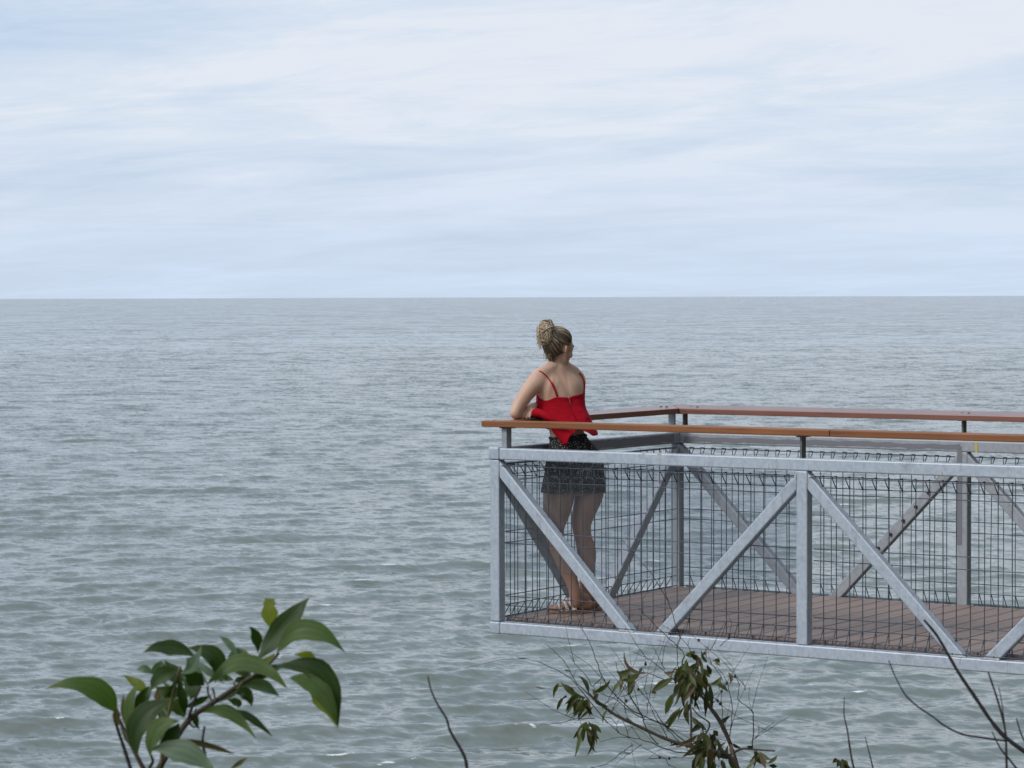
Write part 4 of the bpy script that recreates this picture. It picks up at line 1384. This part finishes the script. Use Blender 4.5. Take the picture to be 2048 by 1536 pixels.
LF(650, 840, 640, 730, 725, 635, 70, 'd', (.5, .1), .3, 0, .02, .02, .5)
LF(690, 805, 695, 710, 740, 635, 60, 'g', (-.2, .2), .2, 0, .03, .03, .5)
LF(572, 875, 545, 780, 565, 685, 40, 'b', (.3, .1), .2, 0, .02, .02, .5)
LF(535, 880, 515, 820, 530, 770, 60, 'b', (.3, .1), .2, 0, .02, .02, .5)
LF(1035, 800, 1190, 720, 1360, 955, 105, 'm', (.1, .5), .2, 0, -.01, -.03, .5)
LF(1200, 775, 1330, 830, 1462, 945, 62, 'd', (.2, .3), .25, 0, .01, .0, .5)
LF(1240, 690, 1310, 660, 1335, 760, 95, 'd', (.3, .1), .2, 0, .02, .02, .5)
LF(1190, 720, 1270, 740, 1250, 770, 70, 'd', (.3, -.2), .2, 0, .01, .01, .5)
LF(885, 960, 1050, 990, 1235, 1050, 48, 'b', (.1, .4), .3, 0, .02, .03, .5)
LF(735, 1025, 930, 950, 1120, 1160, 185, 'g', (.0, .6), .15, 0, -.06, -.10, .5)
LF(1250, 470, 1215, 380, 1140, 340, 55, 'g', (-.2, .2), .2, 0, .04, .05, .5)
LF(1340, 490, 1260, 400, 1185, 490, 85, 'g', (0, .5), .2, 0, .05, .05, .5)
LF(1345, 480, 1300, 440, 1240, 470, 50, 'y', (0, .3), .2, 0, .03, .03, .5)
LF(1230, 615, 1260, 590, 1300, 600, 50, 'd', (0, .3), .2, 0, .03, .03, .5)
LF(1022, 905, 985, 840, 1003, 765, 48, 'd', (.3, .1), .2, 0, .02, .02, .5)
LF(545, 890, 590, 960, 620, 1020, 60, 'm', (.5, .1), .2, 0, .03, .03, .5)
LF(830, 830, 850, 740, 815, 640, 75, 'd', (-.4, .1), .2, 0, .03, .03, .5)
LF(760, 745, 775, 700, 770, 650, 60, 'b', (-.4, .1), .2, 0, .04, .04, .5)
LF(870, 600, 860, 680, 820, 760, 70, 'd', (.4, .1), .2, 0, .03, .03, .5)
LF(1200, 1145, 1260, 1100, 1312, 1068, 34, 'b', (.3, .3), .2, 0, .0, .0, .5)
rl = random.Random(9)
for k in range(34):
    x_ = rl.uniform(620, 1420); y_ = rl.uniform(520, 960) - max(0, x_ - 900) * .55 if x_ < 1150 else rl.uniform(520, 640)
    a0 = rl.uniform(-1.2, 1.2) - 1.57; ln_ = rl.uniform(150, 250)
    tx, ty = x_ + ln_ * math.cos(a0), y_ + ln_ * math.sin(a0)
    if ty < 430: continue
    LF(x_, y_, (x_ + tx) / 2 + rl.uniform(-45, 45), (y_ + ty) / 2 + rl.uniform(-30, 30), tx, ty, rl.uniform(50, 85), rl.choice('ddmmgy'), (rl.uniform(-.5, .5), rl.uniform(-.2, .6)), .25, 0, .06, .08, .5)
s1 = stem_obj("dead_twig", [L7(610, 1150, .05), L7(575, 1040, .05), L7(540, 935, .05), L7(508, 840, .05)], (.0034, .0022), TWIG, None, 7, True, .1)
tag(s1, "thin dark stem at the left edge of the leafy sapling", "twig")
s2 = stem_obj("dead_twig", [L7(1065, 1150, .08), L7(1055, 1060, .08), L7(1040, 970, .08), L7(1052, 880, .08)], (.0030, .0016), TWIG, None, 7, True, .1)
tag(s2, "short dark stem under the leaves on the right side of the sapling", "twig")

# ---- lone bare stick left of the platform
def Q4(x_, y_, dd): return (800 + x_ / 6.508, 1300 + y_ / 6.508, dd)
st = stem_obj("bare_stick", [Q4(x_, y_, 4.6) for x_, y_ in ((880, 1600), (850, 1420), (785, 1280), (695, 1130), (640, 1020), (602, 890), (485, 700), (405, 520), (360, 335))], (.0031, .0011), TWIG, None, 7, True, .14)
tag(st, "lone bare dark stick left of the platform's lower corner", "stick")

# ---- bare branch at the lower right
def C5(x_, y_, dd=5.2): return (1548 + x_ / 3.784, 1130 + y_ / 3.784, dd)
br = stem_obj("bare_branch", [C5(*p) for p in ((2300, 1640), (1990, 1470), (1770, 1320), (1655, 1195), (1535, 1020), (1400, 820), (1325, 690), (1230, 530), (1135, 415))], (.0046, .0022), TWIG, None, 8, True, .12)
tag(br, "bare dark branch with side twigs crossing the lower right corner of the platform", "branch")
for pts, rr_ in (([(1760, 1332), (1600, 1310), (1430, 1282), (1290, 1215), (1205, 1150), (1100, 1080), (1000, 990), (930, 870), (888, 775), (868, 720)], (.0022, .0010)),
                 ([(1765, 1640), (1758, 1450), (1755, 1310), (1740, 1200), (1700, 1050), (1662, 930), (1620, 808)], (.0026, .0018)),
                 ([(1748, 1230), (1735, 1130), (1722, 1030), (1700, 920)], (.0016, .0008)),
                 ([(1850, 1560), (1780, 1470), (1715, 1390), (1650, 1262)], (.0022, .0012)),
                 ([(1990, 1470), (1900, 1340), (1862, 1255), (1835, 1160)], (.0022, .0012))):
    stem_obj("side_twig", [C5(*p) for p in pts], rr_, TWIG, br, 6, False, .12)
t1 = stem_obj("bare_twig", [C5(*p, 6.0) for p in ((630, 1640), (595, 1500), (575, 1390), (555, 1250), (530, 1130), (533, 1000))], (.0030, .0010), TWIG, None, 6, True, .1)
tag(t1, "upright bare twig between the drooping shrub and the bare branch, the taller of two", "twig")
t2 = stem_obj("bare_twig", [C5(*p, 6.2) for p in ((770, 1640), (745, 1520), (715, 1400), (690, 1300))], (.0026, .0009), TWIG, None, 6, True, .1)
tag(t2, "upright bare twig between the drooping shrub and the bare branch, the shorter of two", "twig")

# ---- drooping shrub below the platform
def C6(x_, y_, dd=8.4): return (1000 + x_ / 3.724, 1130 + y_ / 3.724, dd)
U6 = 8.4 / FPX / 3.724
sh = stem_obj("shrub", [C6(*p) for p in ((1860, 1640), (1770, 1512), (1700, 1420), (1560, 1385), (1420, 1350), (1250, 1300), (1050, 1210), (850, 1110), (720, 1010), (650, 950))], (.0075, .0036), STEM_B, None, 8, True, .12)
tag(sh, "thin shrub with drooping olive leaves and many bare twigs below the platform", "shrub")
for pts, rr_ in (([(1770, 1512), (1740, 1400), (1640, 1180), (1545, 1040), (1470, 920), (1410, 800)], (.0060, .0026)),
                 ([(1725, 1340), (1655, 1175), (1560, 1040), (1500, 930)], (.0040, .0022)),
                 ([(1420, 1350), (1425, 1200), (1420, 1030), (1430, 880), (1470, 740)], (.0036, .0020)),
                 ([(1700, 1420), (1800, 1370), (1900, 1375), (2050, 1385)], (.0040, .0022)),
                 ([(1420, 1345), (1520, 1270), (1560, 1180), (1480, 1120), (1430, 1060)], (.0034, .0020)),
                 ([(1560, 1385), (1520, 1300), (1510, 1230), (1500, 1200)], (.0034, .0020))):
    stem_obj("branch", [C6(*p) for p in pts], rr_, STEM_B, sh, 7, False, .1)
# the twigs: fine, many, joined
A_ = Acc()
tw = [
 [(800, 1180), (560, 880), (420, 780), (240, 710), (130, 685)],
 [(650, 960), (560, 860), (480, 720), (400, 640), (335, 585)],
 [(760, 830), (690, 900), (640, 820), (560, 740), (520, 665)],
 [(1250, 1200), (1000, 1090), (850, 960), (770, 850), (720, 720), (680, 610), (650, 540), (600, 470)],
 [(1180, 1340), (1100, 1240), (1060, 1130), (1000, 1030), (930, 900), (880, 800), (862, 720)],
 [(1420, 1350), (1200, 1180), (1080, 1150), (960, 1080), (860, 1000), (760, 960), (690, 900)],
 [(1330, 780), (1320, 690), (1322, 600), (1340, 530), (1350, 480)],
 [(1322, 600), (1250, 540), (1160, 450), (1080, 370), (1030, 320)],
 [(1340, 530), (1290, 380), (1250, 260), (1220, 180)],
 [(1230, 780), (1180, 690), (1140, 600)], [(1300, 860), (1150, 730), (1060, 680), (1000, 655)],
 [(1280, 880), (1120, 810), (1050, 800), (960, 760)],
 [(1700, 1330), (1720, 1200), (1725, 1050), (1700, 900), (1650, 800), (1560, 730)],
 [(1655, 1230), (1655, 1080), (1650, 960), (1680, 870)],
 [(1880, 1370), (1885, 1230), (1885, 1110), (1850, 1060), (1780, 1010), (1775, 930), (1780, 890), (1750, 830)],
 [(1830, 940), (1810, 880), (1800, 850)], [(1885, 1110), (1880, 1050)],
 [(1880, 1310), (1930, 1260), (2040, 1170)], [(1900, 1290), (1960, 1250), (2010, 1225)],
 [(1560, 1060), (1610, 1000), (1650, 940), (1690, 880)], [(1610, 1000), (1640, 1040)],
 [(1500, 1390), (1300, 1390), (1120, 1320), (1000, 1290), (900, 1260), (800, 1170), (700, 1120)],
 [(1400, 1370), (1250, 1230), (1150, 1080), (1080, 980), (1030, 930)],
 [(1280, 1340), (1200, 1200), (1130, 1080), (1090, 960), (1060, 880)],
 [(1110, 1440), (1250, 1440), (1420, 1400)], [(1230, 1440), (1190, 1430)], [(1230, 1440), (1260, 1500)],
 [(990, 1340), (900, 1400), (830, 1460), (780, 1490)], [(1060, 1330), (940, 1420), (860, 1480)],
 [(700, 1140), (560, 1150), (420, 1180), (300, 1190)], [(640, 1080), (560, 1120), (490, 1170)],
 [(880, 1250), (870, 1200), (900, 1130)], [(960, 1290), (950, 1240), (1010, 1180)],
 [(930, 1100), (930, 1000), (920, 960)], [(1060, 1160), (1100, 1100), (1090, 1020)],
 [(760, 1070), (800, 1020), (830, 960), (840, 910)], [(820, 1110), (860, 1060), (900, 1000)],
 [(1500, 680), (1530, 640), (1540, 610)], [(1560, 720), (1640, 820), (1660, 870)],
 [(1420, 640), (1400, 590), (1410, 550)], [(1370, 700), (1360, 640), (1310, 600), (1180, 560)],
 [(1640, 600), (1690, 560), (1720, 540)], [(1560, 640), (1610, 570)],
]
rt = random.Random(21)
for pts in tw:
    dd = 8.4 + rt.uniform(-.25, .25)
    X = [Vector(x_) for x_ in spline([tuple(at(*C6(x_, y_, dd))) for x_, y_ in pts], 5)]
    X = [x_ + Vector((rt.uniform(-1, 1), rt.uniform(-1, 1), rt.uniform(-1, 1))) * .0018 for x_ in X]
    n_ = len(X); r0 = .0009 + .00014 * len(pts)
    A_.tube(X, [r0 * (1 - .6 * i / n_) for i in range(n_)], 5)
    # forked side shoots
    for _ in range(1 if len(pts) < 6 else 2):
        k = rt.randrange(2, n_ - 1)
        d_ = (X[min(k + 1, n_ - 1)] - X[k - 1]).normalized()
        sd = (Vector(RT) * rt.uniform(-1, 1) + Vector(UP) * rt.uniform(-.5, 1) + Vector(FW) * rt.uniform(-.6, .6)).normalized()
        ln = rt.uniform(.04, .13)
        p1 = X[k] + (d_ + sd * .8) * ln * .5; p2 = X[k] + (d_ + sd * 1.2) * ln + Vector((0, 0, -.01))
        A_.tube([X[k], p1, p2], [.0010, .0008, .0005], 4)
for _ in range(18):                                   # dead haze of fine twigs low in the shrub
    x_, y_ = rt.uniform(900, 1760), rt.uniform(1080, 1500)
    p = at(*C6(x_, y_, 8.4 + rt.uniform(-.3, .3)))
    a0 = rt.uniform(0, 6.28); X = [p]
    d_ = Vector(RT) * math.cos(a0) + Vector(UP) * math.sin(a0) * .7 + Vector(FW) * rt.uniform(-.4, .4)
    for j in range(4):
        d_ = (d_ + Vector((rt.uniform(-.4, .4), rt.uniform(-.4, .4), rt.uniform(-.4, .4)))).normalized()
        X.append(X[-1] + d_ * rt.uniform(.025, .06))
    A_.tube(X, [.0007, .0007, .0006, .0005, .0004], 4)
tw_o = A_.obj("twigs", TWIG, sh, True, origin=at(*C6(1400, 1300)))
tw_o["kind"] = "stuff"

OM = [leaf_mat("olive_leaf", (0.050, 0.062, 0.020), (0.080, 0.088, 0.030), (0.20, 0.12, 0.08), 0.5, 0.25),
      leaf_mat("dark_olive_leaf", (0.028, 0.033, 0.015), (0.046, 0.050, 0.022), (0.13, 0.07, 0.05), 0.5, 0.2),
      leaf_mat("pale_olive_leaf", (0.105, 0.135, 0.070), (0.145, 0.165, 0.085), (0.28, 0.19, 0.12), 0.5, 0.3),
      leaf_mat("dry_brown_leaf", (0.11, 0.075, 0.048), (0.16, 0.11, 0.075), (0.24, 0.16, 0.12), 0.7, 0.2)]
def sleaf(x_, y_, tx, ty, wd=26, bend=0.18, mi=0, dd=None):
    dd = 8.4 + (rt.uniform(-.12, .12) if dd is None else dd)
    b_, t_ = at(*C6(x_, y_, dd)), at(*C6(tx, ty, dd + rt.uniform(-.03, .03)))
    t_ = b_.lerp(t_, 1.12)
    d_ = t_ - b_
    side = d_.cross(tocam).normalized()
    c_ = (b_ + t_) / 2 + side * d_.length * bend
    nd = tocam + Vector((rt.uniform(-1, 1), rt.uniform(-1, 1), rt.uniform(-.3, 1)))
    leaf("leaf", b_, c_, t_, wd * 1.02 * U6, OM[mi], sh, nd, rt.uniform(.1, .5), 0, rt.uniform(.38, .5), 8)
near = [ # x, y, tipx, tipy, width, bend, colour
 (660, 960, 580, 835, 34, .25, 1), (690, 950, 808, 860, 38, .3, 0), (640, 990, 470, 880, 40, -.25, 0), (575, 915, 480, 885, 26, -.1, 3), (500, 900, 375, 915, 30, -.3, 2),
 (440, 880, 405, 980, 30, .25, 0), (560, 960, 490, 910, 34, .1, 0), (590, 980, 500, 1085, 38, .2, 1), (470, 985, 430, 1075, 28, .1, 1), (500, 975, 460, 1000, 18, 0, 1),
 (620, 1020, 520, 1110, 40, -.1, 0), (650, 1040, 590, 1150, 40, .15, 0), (700, 1050, 570, 1165, 34, .1, 3), (650, 1000, 620, 1060, 44, 0, 0), (690, 1010, 730, 960, 30, 0, 1),
 (720, 990, 690, 930, 32, .1, 0), (480, 780, 530, 795, 14, 0, 1), (260, 905, 345, 918, 9, .1, 3), (700, 1010, 800, 1050, 26, .1, 1),
 (640, 1170, 590, 1290, 36, .15, 0), (650, 1165, 570, 1400, 44, -.1, 2), (640, 1175, 620, 1310, 46, .1, 0), (660, 1170, 700, 1300, 40, -.2, 1), (680, 1180, 650, 1400, 26, -.25, 1), (600, 1210, 550, 1285, 26, .1, 1),
 (655, 1160, 712, 1330, 22, -.2, 3), (640, 1170, 660, 1250, 40, 0, 2),
 (1130, 800, 945, 655, 32, -.62, 3), (985, 775, 875, 790, 40, -.35, 0), (1060, 760, 1040, 810, 26, .1, 1), (1040, 805, 920, 850, 40, -.2, 0), (1040, 815, 855, 945, 48, .1, 2), (985, 880, 910, 970, 44, -.15, 3),
 (1085, 715, 1080, 750, 18, 0, 1), (1000, 860, 960, 960, 34, .1, 0), (805, 1080, 770, 1170, 22, .15, 2), (935, 1130, 1010, 1200, 22, .1, 1), (1050, 1210, 1000, 1195, 22, .1, 3),
 (1300, 790, 1225, 800, 26, -.2, 3), (1330, 780, 1310, 850, 22, .1, 3),
 (1300, 840, 1130, 950, 56, .1, 0), (1170, 940, 1135, 1010, 26, -.1, 2), (1120, 945, 1160, 945, 26, .1, 1),
 (1290, 960, 1240, 1100, 52, .1, 2), (1300, 980, 1255, 1095, 40, .1, 1), (1330, 880, 1290, 1040, 58, -.1, 1), (1360, 900, 1370, 1050, 58, .1, 0), (1370, 870, 1300, 980, 54, .1, 1),
 (1380, 800, 1340, 930, 54, -.1, 0), (1420, 790, 1400, 960, 56, .1, 0), (1470, 810, 1440, 990, 54, .1, 0), (1450, 900, 1440, 1040, 50, .1, 2), (1500, 850, 1470, 950, 50, .1, 0),
 (1540, 900, 1530, 1120, 46, .12, 1), (1560, 880, 1580, 1060, 44, -.1, 1), (1560, 890, 1640, 830, 34, .3, 2), (1390, 700, 1300, 790, 36, -.35, 0), (1400, 720, 1330, 780, 34, -.3, 0),
 (1450, 640, 1390, 670, 46, -.2, 0), (1440, 640, 1500, 690, 44, .1, 0), (1420, 660, 1480, 700, 40, .2, 1), (1500, 660, 1540, 720, 30, .1, 0), (1530, 720, 1500, 640, 26, .1, 0), (1540, 700, 1540, 625, 14, 0, 3),
 (1540, 740, 1570, 810, 36, .1, 1), (1510, 770, 1560, 830, 40, .1, 0), (1640, 730, 1585, 720, 30, .2, 0), (1600, 710, 1640, 745, 22, .1, 2), (1700, 800, 1710, 880, 30, -.2, 3), (1690, 830, 1740, 830, 18, .1, 1),
 (1460, 730, 1400, 830, 48, .1, 0), (1480, 740, 1500, 860, 48, -.1, 0), (1400, 760, 1420, 880, 52, .1, 2), (1360, 760, 1310, 880, 50, .1, 1), (1520, 800, 1540, 920, 44, .1, 0),
 (1350, 1050, 1220, 1190, 40, -.1, 0), (1360, 1070, 1255, 1225, 34, .15, 0), (1370, 1060, 1330, 1150, 22, .1, 3), (1400, 1010, 1410, 1180, 44, .1, 0), (1420, 1020, 1390, 1150, 36, .1, 1), (1440, 980, 1490, 1090, 16, .1, 1), (1460, 1000, 1450, 1060, 20, .1, 1),
 (1640, 1195, 1710, 1130, 34, -.1, 1), (1430, 1130, 1500, 1200, 38, .1, 0), (1460, 1160, 1530, 1230, 40, -.1, 1), (1500, 1200, 1420, 1260, 40, .15, 1), (1590, 1230, 1620, 1270, 40, .1, 1),
 (1500, 1260, 1330, 1340, 38, .15, 3), (1470, 1270, 1320, 1350, 30, -.1, 3), (1440, 1330, 1280, 1345, 26, .1, 1), (1500, 1240, 1480, 1400, 60, .1, 2), (1520, 1250, 1540, 1420, 60, -.1, 0), (1490, 1300, 1470, 1500, 54, .1, 0), (1550, 1280, 1580, 1400, 56, .1, 1),
 (1600, 1260, 1560, 1330, 60, .1, 1), (1600, 1300, 1640, 1340, 50, .1, 1), (1520, 1380, 1500, 1560, 50, .1, 2), (1550, 1390, 1545, 1560, 46, -.1, 0), (1590, 1350, 1600, 1450, 46, .1, 3), (1620, 1370, 1660, 1440, 44, -.1, 1), (1640, 1330, 1700, 1400, 40, .1, 1),
 (1680, 1320, 1620, 1390, 30, .1, 3), (1700, 1340, 1690, 1440, 26, .1, 3), (1720, 1330, 1740, 1420, 24, .1, 3), (1730, 1330, 1790, 1360, 26, .1, 1), (1840, 1350, 1880, 1350, 30, .2, 1),
 (1890, 1380, 1960, 1480, 52, .1, 0), (1910, 1380, 1990, 1470, 52, .15, 3), (1930, 1390, 2010, 1440, 40, .2, 2), (1990, 1480, 2060, 1420, 36, .1, 0), (2000, 1490, 2060, 1500, 30, .1, 1),
 (1650, 1450, 1690, 1540, 40, .1, 1), (1700, 1440, 1760, 1530, 34, .1, 0), (1600, 1460, 1570, 1550, 44, .1, 1), (1470, 1420, 1440, 1540, 44, .1, 1),
]
for q in near: sleaf(*q)
for cx_, cy_, sx_, sy_, n_ in ((1420, 800, 95, 110, 44), (1540, 1310, 80, 70, 22), (600, 950, 70, 60, 9), (640, 1200, 25, 40, 4), (930, 800, 60, 60, 4), (1930, 1400, 40, 20, 4)):
    for _ in range(n_):
        x_, y_ = rt.gauss(cx_, sx_ * .6), rt.gauss(cy_, sy_ * .6)
        a0 = 1.57 + rt.gauss(0, .55); ln_ = rt.uniform(90, 165)
        sleaf(x_, y_, x_ + ln_ * math.cos(a0), y_ + ln_ * math.sin(a0), rt.uniform(24, 44), rt.uniform(-.2, .2), rt.choice((0, 0, 1, 1, 2, 3, 3)))
# a leafy tip showing at the bottom edge further right
for q in ((2530, 1450, 2510, 1500, 40, .1, 0), (2540, 1450, 2600, 1500, 50, .1, 2), (2550, 1440, 2640, 1520, 44, .2, 0), (2520, 1450, 2480, 1470, 34, .1, 1), (2545, 1450, 2560, 1540, 50, .1, 1)):
    sleaf(*q, dd=.1)
stem_obj("branch", [C6(2545, 1450, 8.5), C6(2540, 1560, 8.5), C6(2400, 1700, 8.5), C6(2100, 1720, 8.45), C6(1860, 1640, 8.4)], (.0018, .0030), STEM_B, sh, 6)
for (x_, y_) in ((1750, 830), (1650, 940), (1690, 880), (1640, 1035), (1030, 925), (1085, 740), (890, 810), (1190, 1432), (1260, 1440), (940, 1010), (1480, 560), (1705, 540), (1520, 660), (1620, 1010)):
    A2 = Acc(); ball(A2, at(*C6(x_, y_)), [Vector(RT) * .004, Vector(FW) * .004, Vector(UP) * .005])
    A2.obj("seed_pod", TWIG, sh, True, origin=at(*C6(x_, y_)))
